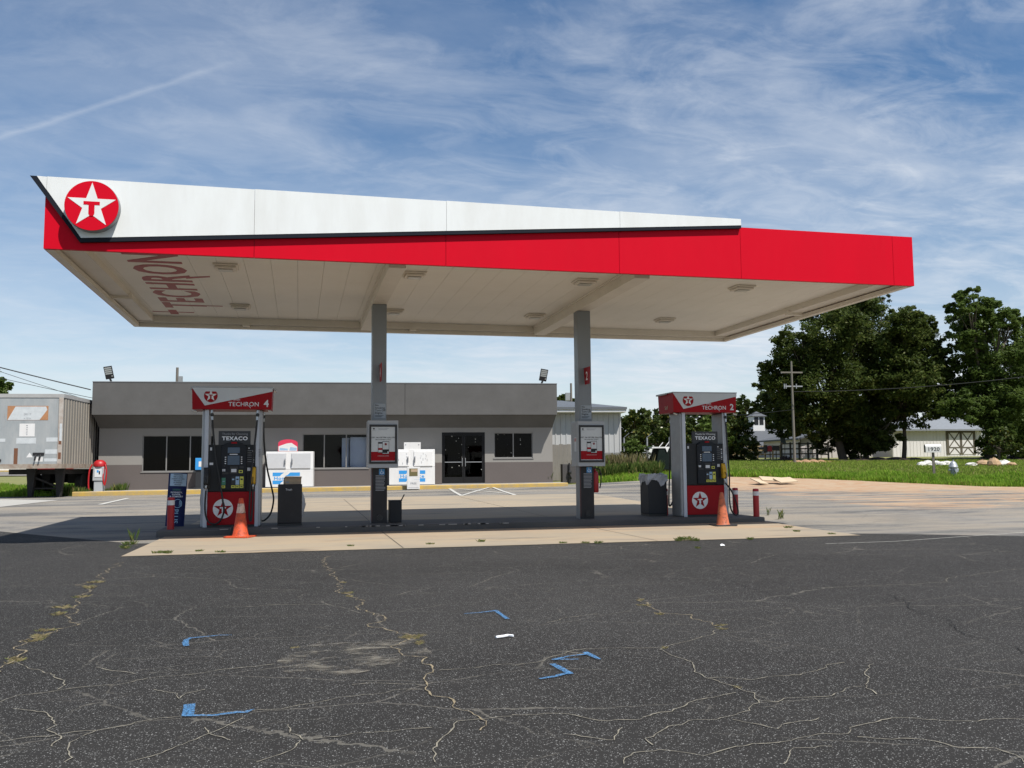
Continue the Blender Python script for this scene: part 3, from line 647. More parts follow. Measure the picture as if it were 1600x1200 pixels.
# ---------------------------------------------------------------- dispensers
def crv(pts, n=8):
    P = [Vector(p) for p in pts]; out = []
    for i in range(len(P)-1):
        a, b, c, d = P[max(i-1, 0)], P[i], P[i+1], P[min(i+2, len(P)-1)]
        for k in range(n):
            t = k/n; out.append(.5*((2*b)+(c-a)*t+(2*a-5*b+4*c-d)*t*t+(3*b-a-3*c+d)*t**3))
    return out+[P[-1]]
def nozzle(t, x, y, z, cov, flip=1):
    b = MB(); b.prism([(x-.05, y+.10, z-.20), (x-.05, y+.02, z-.20), (x-.05, y-.02, z+.16), (x-.05, y+.10, z+.16)], (.10, 0, 0)); b.build('nozzle_boot', BLACK, t, bevel=.01)
    b = MB(); pr = [(y-.005, z+.16), (y-.05, z+.13), (y-.10, z+.02), (y-.105, z-.12), (y-.07, z-.15), (y-.015, z-.13), (y+.0, z+.02)]
    b.prism([(x-.042, a, c) for a, c in pr], (.084, 0, 0)); nz = b.build('nozzle', cov, t, bevel=.018)
    b = MB(); b.tube([(x, y-.07, z-.14), (x, y-.075, z-.18), (x, y-.06, z-.23)], [.020, .017, .014], 10); b.build('swivel', ALU, nz)
    b = MB(); b.tube(crv([(x, y-.10, z-.02), (x, y-.145, z-.05), (x, y-.14, z-.12), (x, y-.09, z-.145)], 4), .008, 6); b.build('lever_guard', BLACK, nz)
def dispenser(X, num, lab, diesel):
    t = thing('fuel_dispenser', lab, 'fuel pump', (X, 0, ISL), 0, 'fuel pumps on the island')
    b = MB(); b.box(-.42, .43, -.27, .20, 0, .05); b.build('plinth', BLACK, t)
    for sx in (-1, 1):
        b = MB(); x0, x1 = (-.4985, -.385) if sx < 0 else (.395, .4985)
        b.box(x0, x1, -.262, .216, 0, 2.012); p = b.build('pylon', STEEL if X > 0 else LGREY, t, bevel=.03)
        a = MB(); a.box(x0+(.0 if sx > 0 else .045), x1-(.045 if sx > 0 else .0), -.285, -.262, .0, 2.011); a.build('trim_strip', plain('pale_trim', (.50, .53, .58), .4, metal=.2), p, bevel=.006)
        s = MB()
        for k in range(5): s.box(x0+.052, x0+.085, -.287, -.2855, 1.20+k*.028, 1.22+k*.028)
        if sx > 0: s.build('sticker_column', TXTG, p)
    b = MB(); b.box(-.383, .393, -.25, .20, .05, 1.405); b.build('cabinet', HEAD, t)
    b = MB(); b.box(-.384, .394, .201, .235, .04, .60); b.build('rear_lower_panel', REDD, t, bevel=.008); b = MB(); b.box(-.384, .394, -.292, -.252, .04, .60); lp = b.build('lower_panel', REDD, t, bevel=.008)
    b = MB(); emblem(b, (-.125, -.293, .315), .165, th=.003); b.build('star_emblem', [WHITE, REDD, WHITE], lp)
    b = MB(); b.box(-.383, .393, .201, .23, .612, 1.40); b.build('rear_head_panel', HEAD, t, bevel=.006); b = MB(); b.box(-.38, -.165, -.284, -.252, .612, 1.405); b.build('head_panel', HEAD, t, bevel=.006); b = MB(); b.box(.245, .39, -.284, -.252, .612, 1.405); hd = b.build('head_panel', HEAD, t, bevel=.006)
    b = MB()
    for i in range(6): b.box(.262, .33, -.2875, -.2845, 1.30-i*.038, 1.306-i*.038, 0)
    b.build('instruction_lines', TXTG, hd); b = MB()
    for i in range(6): b.box(.345, .372, -.2875, -.2845, 1.285-i*.038, 1.305-i*.038, 0 if i % 2 else 1)
    b.build('instruction_icons', [TXTG, STK], hd); b = MB(); b.box(.262, .325, -.2875, -.2845, .955, 1.01, 0); b.build('price_sticker', STK, hd); b = MB(); b.box(-.355, -.325, -.2875, -.2845, 1.31, 1.36, 0); b.build('round_corner_sticker', STK, hd); b = MB(); b.lathe([(.012, 0), (.012, .003), (0, .003)], 12, 1, M=Matrix.Translation((.285, -.2845, 1.345)) @ Matrix.Rotation(R(90), 4, 'X'))
    b.build('round_symbol', [TXTG, STK], hd)
    if diesel: b = MB(); b.box(-.36, -.30, -.2875, -.2845, 1.06, 1.10, 0); b.build('diesel_sticker', STK, hd)
    arch = [(-.163, .63), (.243, .63), (.252, 1.32)]+[(.04+.212*math.cos(R(a)), 1.33+.13*math.sin(R(a))) for a in range(10, 180, 17)]+[(-.172, 1.32)]
    b = MB(); b.prism([(x, -.315, z) for x, z in arch], (0, .06, 0)); cs = b.build('console', CONS, t, bevel=.008)
    b = MB(); b.box(-.065, .135, -.322, -.3155, 1.06, 1.22); b.box(-.065, .135, -.321, -.3155, 1.26, 1.36); b.build('screen', SCR, cs, bevel=.004)
    b = MB(); b.box(-.03, .10, -.3215, -.3155, 1.232, 1.248, 0); b.build('name_strip', STK, cs)
    for x in (-.098, .168):
        b = MB()
        for k in range(4): b.box(x-.011, x+.011, -.3215, -.3155, 1.075+k*.036, 1.093+k*.036, 0)
        b.build('menu_buttons', STK, cs)
    b = MB(); b.box(.0, .085, -.3205, -.3155, .965-.03, 1.02-.03, 0); b.build('keypad', STK, cs); b = MB(); b.box(-.145, -.125, -.3215, -.3155, .95, .99, 0); b.box(-.118, -.098, -.3215, -.3155, .95, .99, 0); b.build('reader_symbols', STK, cs)
    for q in ((-.02, .105, .905, 1.035), (-.145, -.045, .90, .935), (.135, .205, 1.0, 1.04), (-.125, -.10, 1.03, 1.06)): b = MB(); b.box(q[0], q[1], -.3195, -.3155, q[2], q[3]); b.build('keypad_recess' if q[0] == -.02 else 'card_slot', BLACK, cs)
    b = MB()
    b.box(.125, .19, -.3195, -.3155, .92, .97, 1); b.box(.138, .177, -.3215, -.3195, .932, .958, 3)
    for i, (x, top) in enumerate(((.035, 3), (.105, 4), (.175, 1))):
        b.box(x-.03, x+.03, -.3195, -.3155, .72, .86, top if i else 3); b.box(x-.018, x+.018, -.3215, -.3195, .80, .825, 3 if i else 4); b.box(x-.03, x+.03, -.3255, -.3155, .665, .71, 1); b.box(x-.018, x+.018, -.3275, -.3255, .68, .695, 3)
    b.build('grade_buttons', [STK, STY, STG, BLACK, STB], cs); b = MB()
    if diesel: b.box(-.155, -.09, -.3195, -.3155, .72, .84, 2); b.box(-.14, -.105, -.3215, -.3195, .775, .785, 4); b.box(-.155, -.095, -.3255, -.3155, .665, .71, 1); b.box(-.14, -.11, -.3275, -.3255, .68, .695, 3); b.build('diesel_button', [STK, STY, STG, BLACK, STB], cs)
    b = MB(); b.box(-.005, .085, -.322, -.3155, 1.425, 1.452); b.build('red_badge', REDD, cs)
    b = MB(); b.box(-.225, .305, -.24, -.20, 1.405, 1.645); b.box(-.225, .305, -.19, .05, 1.405, 1.42); sg = b.build('top_sign', plain('sign_black', (.012, .013, .018), .35), t)
    b = MB(); b.text('Thanks for Choosing', .036, (.045, -.2415, 1.578), sx=.95, bold=.01, m=1); b.text('TEXACO', .062, (.045, -.2415, 1.487), sx=1.12, bold=.045, m=0); b.build('sign_lettering', [TXTW, TXTG if diesel else STK], sg)
    # valance
    b = MB(); z0, z1 = 2.012, 2.385
    vs = [(-.655, -.36, z0), (.655, -.36, z0), (.655, .375, z0), (-.655, .375, z0), (-.665, -.372, z1), (.665, -.372, z1), (.665, .388, z1), (-.665, .388, z1)]
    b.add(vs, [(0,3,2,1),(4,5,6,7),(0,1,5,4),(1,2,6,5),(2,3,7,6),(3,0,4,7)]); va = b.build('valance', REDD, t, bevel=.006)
    b = MB(); b.box(-.675, .675, -.385, .395, z1+.001, z1+.02); b.box(-.72, -.676, -.10, .36, z1-.02, z1+.012); b.box(.676, .72, -.1, .36, z1-.02, z1+.012); b.build('top_cap', LGREY, va, bevel=.004)
    fy = lambda z: -.36-.012*(z-z0)/(z1-z0)-.0015
    b = MB(); b.prism([(x, fy(z), z) for x, z in ((-.668, z1-.001), (-.452, 2.075), (.668, 2.325), (.668, z1-.001))], (0, -.003, 0)); b.build('white_wedge', plain('valance_pale', (.55, .58, .60), .4), va)
    b = MB(); emblem(b, (-.355, fy(2.24)-.0035, 2.243), .112, th=.002); b.build('star_emblem', [REDD, WHITE, REDD], va)
    b = MB(); b.text('with', .04, (.07, fy(2.15)-.001, 2.165), bold=.01, sx=1.1); b.text('TECHRON', .072, (.19, fy(2.09)-.001, 2.068), bold=.015, sx=1.02); nb_ = MB(); nb_.text(num, .115, (.565, fy(2.09)-.001, 2.062), bold=.035); nb_.build('pump_numeral', STK, va)
    b.prism([(.275, fy(2.07)-.001, 2.075), (.287, fy(2.07)-.001, 2.075), (.305, fy(2.04)-.001, 2.035), (.297, fy(2.04)-.001, 2.035)], (0, -.0015, 0))
    b.build('valance_lettering', STK, va); b = MB()
    if not diesel: b.text('Self', .075, (-.662, -.02, 2.08), (0, -1, 0), (0, 0, 1), m=0); b.build('side_lettering', plain('faded_lettering', (.45, .30, .22), .5), va)
    for x in (-.62, .63): b = MB(); b.tube([(x-.03, -.34, 1.99), (x+.035, -.36, 1.965)], .016, 8); b.build('lamp_tube', LENS, va)
    # nozzles, hoses
    def hose(pts, name='hose'):
        b = MB(); b.tube(crv(pts), .0155, 8, 0); h = b.build(name, RUB, t, smooth=True)
        p0, p1 = Vector(pts[0]), Vector(pts[1]); d = (p1-p0).normalized()
        c = MB(); c.tube([p0, p0+d*.05], .024, 10, 1); c.tube([p0+d*.06, p0+d*.10], .03, 10, 0); c.tube([p0+d*.11, p0+d*.17], .02, 10, 1); c.build('breakaway', [BLACK, ALU], h)
    nozzle(t, .365, -.30, .87, YEL)
    if diesel:
        nozzle(t, -.40, -.33, .86, BLACK)
        hose([(-.34, -.30, 2.0), (-.33, -.31, 1.85), (-.27, -.33, 1.30), (-.19, -.38, .85), (-.12, -.42, .45), (-.10, -.42, .28), (-.15, -.40, .13), (-.25, -.39, .06), (-.36, -.38, .12), (-.41, -.38, .32), (-.40, -.385, .63)])
        hose([(.42, -.30, 2.0), (.415, -.31, 1.85), (.38, -.36, 1.4), (.35, -.38, 1.10), (.33, -.40, .8), (.315, -.40, .35), (.32, -.40, .15), (.345, -.40, .12), (.365, -.395, .35), (.366, -.375, .64)])
        hose([(.50, .26, 2.0), (.50, .27, 1.85), (.515, .30, 1.45), (.57, .40, 1.0), (.66, .46, .62), (.69, .46, .42), (.64, .44, .18), (.52, .36, .06), (.44, .30, .12)])
        hose([(-.46, .25, 2.0), (-.46, .26, 1.85), (-.47, .30, 1.2), (-.53, .36, .7), (-.55, .36, .4), (-.50, .33, .2), (-.42, .3, .3)])
    else:
        hose([(.45, -.30, 2.0), (.452, -.31, 1.85), (.458, -.35, 1.2), (.452, -.40, .80), (.43, -.42, .40), (.45, -.42, .17), (.53, -.40, .04), (.61, -.40, .05), (.60, -.39, .22), (.50, -.385, .48), (.375, -.375, .645)])
        hose([(-.46, .25, 2.0), (-.46, .26, 1.85), (-.47, .30, 1.2), (-.48, .34, .7), (-.50, .33, .2), (-.42, .3, .3)])
    return t
dispenser(-1.93, '4', 'fuel pump marked 4 with red panels, a black nozzle and a yellow nozzle', True)
dispenser(6.871, '2', 'fuel pump marked 2 with red panels and a single yellow nozzle', False)

# ---------------------------------------------------------------- small things on and by the island
def bollard0():
    t = thing('bollard', 'red bollard at the left end of the island, beside the blue display stand', 'bollard', (-2.86, -.56, ISL), 0, 'red bollards on the fuel island')
    b = MB(); b.lathe([(.0, 0), (.057, 0), (.057, .40), (0, .40)], 24); b.lathe([(.0, .481), (.057, .481), (.057, .515), (.050, .53), (0, .535)], 24); b.build('post', BOLR, t, smooth=True)
    b = MB(); b.lathe([(0, .401), (.0585, .401), (.0585, .48), (0, .48)], 24); b.build('reflective_band', BOLD_, t, smooth=True)
    return t
bo = bollard0()
dup(bo, (7.765, -.60, ISL), 0, 'red bollard at the very corner of the right island end'); dup(bo, (7.74, .20, ISL), 0, 'dark red bollard behind the hose loop of pump 2'); dup(bo, (6.335, .44, ISL), 0, 'red bollard half hidden between the lined bin and pump 2')

tr = thing('litter_bin', 'charcoal bin lettered Trash with a cardboard box on its top', 'bin', (-.945, -.10, ISL))
b = MB(); b.box(-.205, .205, -.20, .20, .0, .04); b.build('base', BLACK, tr)
b = MB(); b.box(-.205, .205, -.20, .20, .041, .715); b.build('bin_body', CLAD, tr, bevel=.012)
b = MB(); b.text('Trash', .033, (-.02, -.2015, .61), bold=.01); b.build('bin_lettering', STK, tr)
b = MB(); v = []; 
for i in range(9):
    for j in range(7): v.append((.207+.05*math.sin(i/8*math.pi)*math.sin(j/6*math.pi)*(1+.4*random.random()), -.14+.30*j/6+random.gauss(0, .006), .12+.46*i/8+random.gauss(0, .012)))
b.add(v, [(i*7+j, i*7+j+1, (i+1)*7+j+1, (i+1)*7+j) for i in range(8) for j in range(6)]); b.build('hanging_liner', BAG, tr, smooth=True)
cb = thing('cardboard_box', 'small open cardboard box lying on the Trash bin', 'box', (-.92, -.03, ISL+.716), R(8))
b = MB(); b.box(-.13, .15, -.11, .11, 0, .085); b.build('carton', CARD, cb); b = MB(); b.prism([(-.13, -.115, .086), (.15, -.115, .086), (.17, -.02, .125), (-.115, -.02, .13)], (0, 0, .006)); b.prism([(-.12, .02, .12), (.16, .02, .115), (.15, .11, .088), (-.13, .11, .088)], (0, 0, .005)); b.build('flap', CARD, cb)
b = MB(); b.box(-.12, -.06, -.1115, -.1105, .02, .05); b.build('printed_mark', TXTG, cb)
sq = thing('squeegee_bin', 'small grey bin with a squeegee handle, beside the left column', 'bin', (.93, .10, ISL))
b = MB(); b.box(-.125, .10, -.11, .13, 0, .385); b.build('tub', HEAD, sq, bevel=.012); b = MB(); b.box(-.13, .105, -.115, .135, .386, .40); b.build('rim', BIN, sq)
b = MB(); b.tube([(.05, 0, .30), (.155, -.02, .50)], .011, 8); b.build('squeegee_handle', BLACK, sq)
lb = thing('lined_bin', 'tall charcoal bin with a clear plastic liner folded over its rim', 'bin', (6.07, .42, ISL), 0)
b = MB(); b.box(-.18, .20, -.22, .22, 0, .04); b.build('base', BLACK, lb)
b = MB(); b.box(-.185, .205, -.225, .225, .041, .73); b.build('bin_body', BIN, lb, bevel=.015)
b = MB(); nA = 56; rows = []
for k in range(9):
    row = []
    for i in range(nA):
        a = 2*math.pi*i/nA; c, s_ = math.cos(a), math.sin(a); q = 1/max(abs(c), abs(s_)); 
        z = .835-.018*k+.02*math.sin(a*3+k)+random.gauss(0, .008); g = 1.0+.05*math.sin(k/8*math.pi)+.035*math.sin(a*7+k*.9)+random.gauss(0, .010)
        if k == 0: z -= .03; g *= .78
        if k > 5: z -= .03*max(0, math.sin(a*5+1.3))*(k-5)
        row.append((.01+c*q*.203*g, s_*q*.232*g, z))
    rows.append(row)
vs = [p for r_ in rows for p in r_]; fs = [(k*nA+i, k*nA+(i+1) % nA, (k+1)*nA+(i+1) % nA, (k+1)*nA+i) for k in range(8) for i in range(nA)]+[tuple(range(nA))]
b.add(vs, fs); b.build('bin_liner', BAG, lb, smooth=True)

def cone(x, y, h, lab, mat, collar, base_c, rb, lean=0.):
    t = thing('traffic_cone', lab, 'traffic cone', (x, y, .012), R(random.uniform(-25, 10)), 'orange traffic cones'); t.rotation_euler = (0, R(lean), t.rotation_euler[2])
    b = MB(); w = .205; b.prism([(a*w, c*w, 0) for a, c in ((-1, -.85), (-.85, -1), (.85, -1), (1, -.85), (1, .85), (.85, 1), (-.85, 1), (-1, .85))], (0, 0, .025)); b.build('base', base_c, t, bevel=.006)
    rad = lambda z: rb+(.034-rb)*(z-.025)/(h-.025)
    b = MB()
    if collar:
        b.lathe([(rb+.012, .0255), (rad(.05), .05), (rad(h*.62), h*.62)], 28); b.lathe([(rad(h*.86), h*.86), (.034, h-.01), (.028, h), (0, h)], 28)
    else: b.lathe([(rb+.012, .0255), (rad(.05), .05), (rad(h*.3), h*.3), (rad(h*.6), h*.6), (rad(h*.84), h*.84), (.030, h-.01), (.022, h), (0, h)], 28)
    b.build('cone_body', mat, t, smooth=True)
    if collar: b = MB(); b.lathe([(rad(h*.621)+.001, h*.621), (rad(h*.859)+.001, h*.859)], 28); b.build('white_collar', CONEW, t, smooth=True)
    return t
cone(-1.70, -1.32, .625, 'scuffed orange cone with a white collar, in front of pump 4', CONE1, True, CONE1, .125)
cone(6.66, -1.42, .60, 'faded plain orange cone on a black base, in front of pump 2', CONE2, False, RUB, .115, -1)
bk = thing('rubber_block', 'small black rubber block on the pad, behind the collared cone', 'block', (-1.80, -.93, .012)); b = MB(); b.prism([(-.09, -.07, 0), (.09, -.07, 0), (.08, -.06, .17), (-.06, -.06, .17)], (0, .12, 0)); b.build('block', RUB, bk, bevel=.008)

# leaning blue display stand
st = thing('display_stand', 'tall narrow blue display stand with a pale warning panel, by the left bollard', 'display stand', (-2.90, .26, ISL), 0); st.rotation_euler = (R(-4), R(2.2), 0)
b = MB(); n_ = 10; prof = [(-.155+.31*i/n_, .05*math.sin(math.pi*i/n_)) for i in range(n_+1)]
b.prism([(x, -y, .0) for x, y in prof]+[(x, -y+.02, 0) for x, y in prof[::-1]], (0, 0, .93)); b.build('panel', BLUEP, st)
fy2 = lambda x: -.05*math.sin(math.pi*(x+.155)/.31)-.002
b = MB(); xs_ = [-.125+.27*i/8 for i in range(9)]
b.add([(x, fy2(x), z) for x in xs_ for z in (.70, .915)], [(2*i, 2*i+2, 2*i+3, 2*i+1) for i in range(8)]); b.build('warning_panel', plain('pale_blue_panel', (.45, .58, .68), .5), st)
b = MB()
for i, w in enumerate(('WARNING:', 'This product', 'contains nicotine.', 'Nicotine is', 'an addictive', 'chemical.')): b.text(w, .020, (.01, -.0555, .885-i*.034), bold=.03, m=0)
for i, w in enumerate(('INTENSITY,', 'FLAVOR,', '& COMFORT')): b.text(w, .025, (.0, -.0555, .575-i*.036), bold=.035, m=1)
for i in range(2): b.box(-.07, .07, -.0555, -.0535, .64-i*.018, .647-i*.018, 3)
b.tube([(.03+.068*math.cos(R(a)), -.0565, .395+.072*math.sin(R(a))) for a in range(0, 361, 15)], .0045, 6, 2)
b.text('on!', .05, (.055, -.0545, .395), (0, 0, -1), (1, 0, 0), bold=.01, m=2); b.text('PLUS', .085, (-.03, -.0545, .30), (0, 0, -1), (1, 0, 0), 'LEFT', m=2, sx=.95)
b.build('stand_lettering', [TXTK, TXTW, BLUEL, STG], st)
# litter
ls = thing('plastic_strip', 'thin bent white plastic strip lying on the dark asphalt', 'litter', (*P2(flat(790, 998, 0)), .012)); b = MB(); c0 = flat(790, 998, 0)
b.tube([(*(Vector(flat(a, c, 0))-Vector(c0)).xy, .006) for a, c in ((775, 1000), (786, 998.5), (794, 997), (802, 997.8))], .008, 6); b.build('strip', TXTW, ls)
pc_ = thing('paper_scrap', 'crumpled white paper scrap on the asphalt near the right pad corner', 'litter', (*P2(flat(1129, 855, 0)), .02)); b = MB(); b.add([(-.05, -.02, 0), (.0, -.035, .01), (.05, -.02, .0), (.055, .02, .02), (0, .03, .045), (-.05, .02, .02)], [(0, 1, 4, 5), (1, 2, 3, 4)]); b.build('scrap', TXTW, pc_); pc_.scale = (.6, .6, .6)
# ---------------------------------------------------------------- shop building, set out in its own frame
BA, BB = dep(145, 597, 37.), dep(870, 600, 39.6)
BW = math.hypot(BB[0]-BA[0], BB[1]-BA[1]); BRZ = math.atan2(BB[1]-BA[1], BB[0]-BA[0])
BX = np.array([math.cos(BRZ), math.sin(BRZ), 0]); BY = np.array([-math.sin(BRZ), math.cos(BRZ), 0])
def bl(px, py, y=.85):                                      # picture point -> x, z on a facade plane
    d = ray(px, py); o = np.array([BA[0], BA[1], 0])+BY*y; t = (o-CAM).dot(BY)/d.dot(BY); p = CAM+d*t
    return float((p-o).dot(BX)), float(p[2])
def bw(x, y, z=0): p = np.array([BA[0], BA[1], 0])+BX*x+BY*y; return (p[0], p[1], z)
WY = .85; ZT = float(BA[2]); ZF = bl(145, 648, 0)[1]; ZS = bl(154, 669.5, WY)[1]
WX0, WX1 = bl(154.5, 700)[0], bl(863.3, 700)[0]; ZD = 1.30; DEEP = 11.
ZB0, ZB1 = bl(165, 766.5)[1], bl(862, 753.5)[1]             # walkway level at both ends
zw = lambda x: ZB0+(ZB1-ZB0)*(x-WX0)/(WX1-WX0)
shop = thing('shop_building', 'low grey flat-roofed shop with a deep overhanging parapet and dark windows', 'building', bw(0, 0), BRZ)
def hole(a, b): (x0, z1), (x1, z0) = bl(*a), bl(*b); return (x0, x1, z0, z1)
W1, W2, W3 = hole((223, 680.4), (333, 736.2)), hole((472.8, 678), (575, 731.3)), hole((772, 676), (832.6, 715.3))
DR = hole((690.4, 675.6), (757.9, 753.2)); DR = (DR[0], DR[1], zw((DR[0]+DR[1])/2), DR[3])
w = MB(); xs = sorted({WX0, WX1, *[h[i] for h in (W1, W2, W3, DR) for i in (0, 1)]})
for a, b in zip(xs[:-1], xs[1:]):
    hs = [h for h in (W1, W2, W3, DR) if h[0] <= a+.001 and h[1] >= b-.001]
    spans = [(-.4, ZS+.3)] if not hs else ([(-.4, hs[0][2]), (hs[0][3], ZS+.3)] if hs[0] is not DR else [(-.4, DR[2]-.02), (hs[0][3], ZS+.3)])
    for z0, z1 in spans:
        if z0 < ZD < z1: w.box(a, b, WY, WY+.2, z0, ZD, 1); w.box(a, b, WY, WY+.2, ZD, z1, 0)
        else: w.box(a, b, WY, WY+.2, z0, z1, 1 if z1 <= ZD else 0)
w.build('front_wall', [STUCW, DADO], shop)
for x0, x1 in ((WX0, WX0+.2), (WX1-.2, WX1)):
    s = MB(); s.box(x0, x1, WY+.201, DEEP, -.4, ZD, 1); s.box(x0, x1, WY+.201, DEEP, ZD, ZT-.4, 0); s.build('side_wall', [STUCW, DADO], shop)
s = MB(); s.box(WX0, WX1, DEEP+.001, DEEP+.2, -.4, ZT-.4); s.build('rear_wall', STUCW, shop)
p = MB(); sx = bl(632.8, 620, 0)[0]
for a, b in ((0, sx-.008), (sx+.008, BW)):
    p.prism([(a, 0, ZF), (a, 0, ZT), (a, .22, ZT), (a, .22, ZF+.02)], (b-a, 0, 0))
p.box(sx-.01, sx+.01, .02, .2, ZF+.02, ZT-.01, 1)
p.build('parapet', [STUCCO, SEAM], shop)
p = MB(); p.prism([(0, .23, ZF+.01), (0, .23, ZT-.05), (0, 2.4, ZT-.05), (0, 2.4, ZS+.02), (0, WY+.001, ZS)], (BW*.0001, 0, 0))
# sloping soffit with mitred ends
q = MB(); q.add([(0, .222, ZF), (BW, .222, ZF), (WX1+.0, WY-.002, ZS), (WX0, WY-.002, ZS), (0, .222, ZF+.25), (BW, .222, ZF+.25), (WX1, WY-.002, ZS+.5), (WX0, WY-.002, ZS+.5)], [(0,3,2,1),(4,5,6,7),(0,1,5,4),(1,2,6,5),(2,3,7,6),(3,0,4,7)]); q.build('soffit', STUCCO, shop)
c = MB(); c.box(-.01, BW+.01, -.015, .24, ZT+.001, ZT+.035); c.build('coping', plain('coping_grey', (.16, .165, .17), .6), shop)
for x0 in (0, BW-.2): s = MB(); s.box(x0, x0+.2, .241, DEEP+.2, ZF+.2, ZT-.05); s.build('side_parapet', STUCCO, shop)
r_ = MB(); r_.box(.21, BW-.21, .25, DEEP+.2, ZT-.38, ZT-.30); r_.build('roof', plain('roof_felt', (.10, .10, .10), .9), shop)
room = MB(); room.box(WX0+.21, WX1-.21, WY+.21, 6.0, -.1, zw(WX0+5)+.0); room.box(WX0+.21, WX1-.21, 6.0, 6.1, -.1, ZT-.4); room.box(WX0+.21, WX1-.21, WY+.21, 6.0, ZS+.25, ZS+.32); room.build('interior_shell', INNER, shop)
for (x0, x1, z0, z1), mull, gm in ((W1, (260, 297), GLASS), (W2, (506.5, 541), CLEARG), (W3, (802.2,), GLASSD)):
    fr = MB(); t_ = .035
    fr.box(x0, x1, WY+.05, WY+.11, z0, z0+t_); fr.box(x0, x1, WY+.05, WY+.11, z1-t_, z1); fr.box(x0, x0+t_, WY+.05, WY+.11, z0+t_, z1-t_); fr.box(x1-t_, x1, WY+.05, WY+.11, z0+t_, z1-t_)
    for m_ in mull: mx = bl(m_, 700)[0]; fr.box(mx-.022, mx+.022, WY+.045, WY+.115, z0+t_, z1-t_)
    wn = fr.build('window', FRAMEA, shop)
    g = MB(); g.box(x0+t_, x1-t_, WY+.075, WY+.085, z0+t_, z1-t_); g.build('pane', gm, wn)
    sl = MB(); sl.box(x0-.04, x1+.04, WY-.03, WY+.049, z0-.04, z0-.001); sl.build('sill', FRAMEA, wn)
x0, x1, z0, z1 = DR; xm = bl(724.6, 700)[0]
fr = MB(); fr.box(x0, x0+.06, WY+.02, WY+.12, z0, z1); fr.box(x1-.06, x1, WY+.02, WY+.12, z0, z1); fr.box(x0+.06, x1-.06, WY+.02, WY+.12, z1-.08, z1); fr.box(x0+.5, x0+1.0, WY-.02, WY+.02, z1-.07, z1-.01); dfr = fr.build('door_frame', FRAMEK, shop)
th = MB(); th.box(x0, x1, WY-.03, WY+.15, z0-.02, z0+.03); th.build('threshold', FRAMEA, dfr)
for a, b, hx in ((x0+.065, xm-.005, xm-.07), (xm+.005, x1-.065, xm+.07)):
    d = MB(); za, zb_ = z0+.04, z1-.085
    d.box(a, a+.06, WY+.04, WY+.09, za, zb_); d.box(b-.06, b, WY+.04, WY+.09, za, zb_); d.box(a+.06, b-.06, WY+.04, WY+.09, za, za+.26); d.box(a+.06, b-.06, WY+.04, WY+.09, zb_-.06, zb_); d.box(a+.06, b-.06, WY+.05, WY+.08, 1.30, 1.33, 1)
    dr = d.build('door', [FRAMEK, STEEL], shop); g = MB(); g.box(a+.061, b-.061, WY+.060, WY+.068, za+.26, 1.30); g.box(a+.061, b-.061, WY+.060, WY+.068, 1.33, zb_-.06); g.build('pane', GLASSD, dr)
    h = MB(); h.tube([(hx, WY+.03, 1.12), (hx, WY-.02, 1.15), (hx, WY-.02, 1.45), (hx, WY+.03, 1.48)], .014, 8); h.build('handle', STEEL, dr)
fg = thing('tall_cabinet', 'pale grey tall cabinet standing inside the shop behind the middle window', 'cabinet', bw(bl(533, 700)[0], WY+.35, zw(7)), BRZ)
wf = bl(572, 700)[0]-bl(533, 700)[0]; hf = bl(540, 682.7)[1]-zw(7)
b = MB(); b.box(0, wf*.32, .25, .9, 0, hf-.02); b.box(wf*.345, wf*1.05, 0, .9, 0, hf); b.build('cabinet_body', FRIDGE, fg, bevel=.01); b = MB(); b.box(wf*.28, wf*.30, .20, .25, .9, hf-.1); b.build('handle', BLACK, fg)
def floodlight(px, lean, lab):
    x, _ = bl(px, 597, .5); t = thing('floodlight', lab, 'floodlight', bw(x, .4, ZT-.3), BRZ, 'floodlights on the shop roof')
    b = MB(); b.tube([(0, 0, 0), (0, 0, .42)], .045, 10); b.tube([(0, 0, .42), (-lean*.06, -.02, .56)], .05, 10); b.build('stem', BLACK, t, smooth=True)
    Mx = Matrix.Translation((-lean*.05, -.05, .54)) @ Matrix.Rotation(R(-lean*9), 4, 'Y') @ Matrix.Rotation(R(18), 4, 'X')
    b = MB(); b.box(-.20, .20, 0, .07, 0, .62, 0, Mx); hd = b.build('head', BLACK, t, bevel=.01)
    l = MB()
    for k in range(4): l.box(-.165, .165, -.006, -.001, .235+k*.092, .30+k*.092, 0, Mx)
    l.build('led_bar', LEDF, hd)
    t.scale = (.82, .82, .86)
    s = MB(); s.lathe([(.03, -.02), (.03, 0), (0, 0)], 12, 0, M=Mx @ Matrix.Translation((.13, -.001, .13)) @ Matrix.Rotation(R(90), 4, 'X')); s.build('sensor', LENS, hd)
floodlight(175, 1, 'black floodlight tilted left, on the roof at the left end of the shop'); floodlight(845.5, -1, 'black floodlight tilted right, on the roof at the right end of the shop')
# walkway, yellow kerb
vsf = lambda y, x, dz: (*bw(x, y)[:2], zw(x)+dz)
kx = np.linspace(WX0-.4, BW+.25, 30)
m = MB(); m.add([vsf(y, x, 0) for x in kx for y in (-.78, WY)], [(2*i, 2*i+2, 2*i+3, 2*i+1) for i in range(29)]); tag(m.build('walkway', WALKM), kind='structure')
m = MB(); pf = [(-.95, -.30), (-.95, -.02), (-.93, -.004), (-.80, -.004), (-.78, .0)]
m.add([vsf(y, x, dz+random.uniform(-.006, .006)) for x in kx for y, dz in pf], [(5*i+j, 5*i+5+j, 5*i+6+j, 5*i+1+j) for i in range(29) for j in range(4)]); tag(m.build('yellow_kerb', YELK), kind='structure')
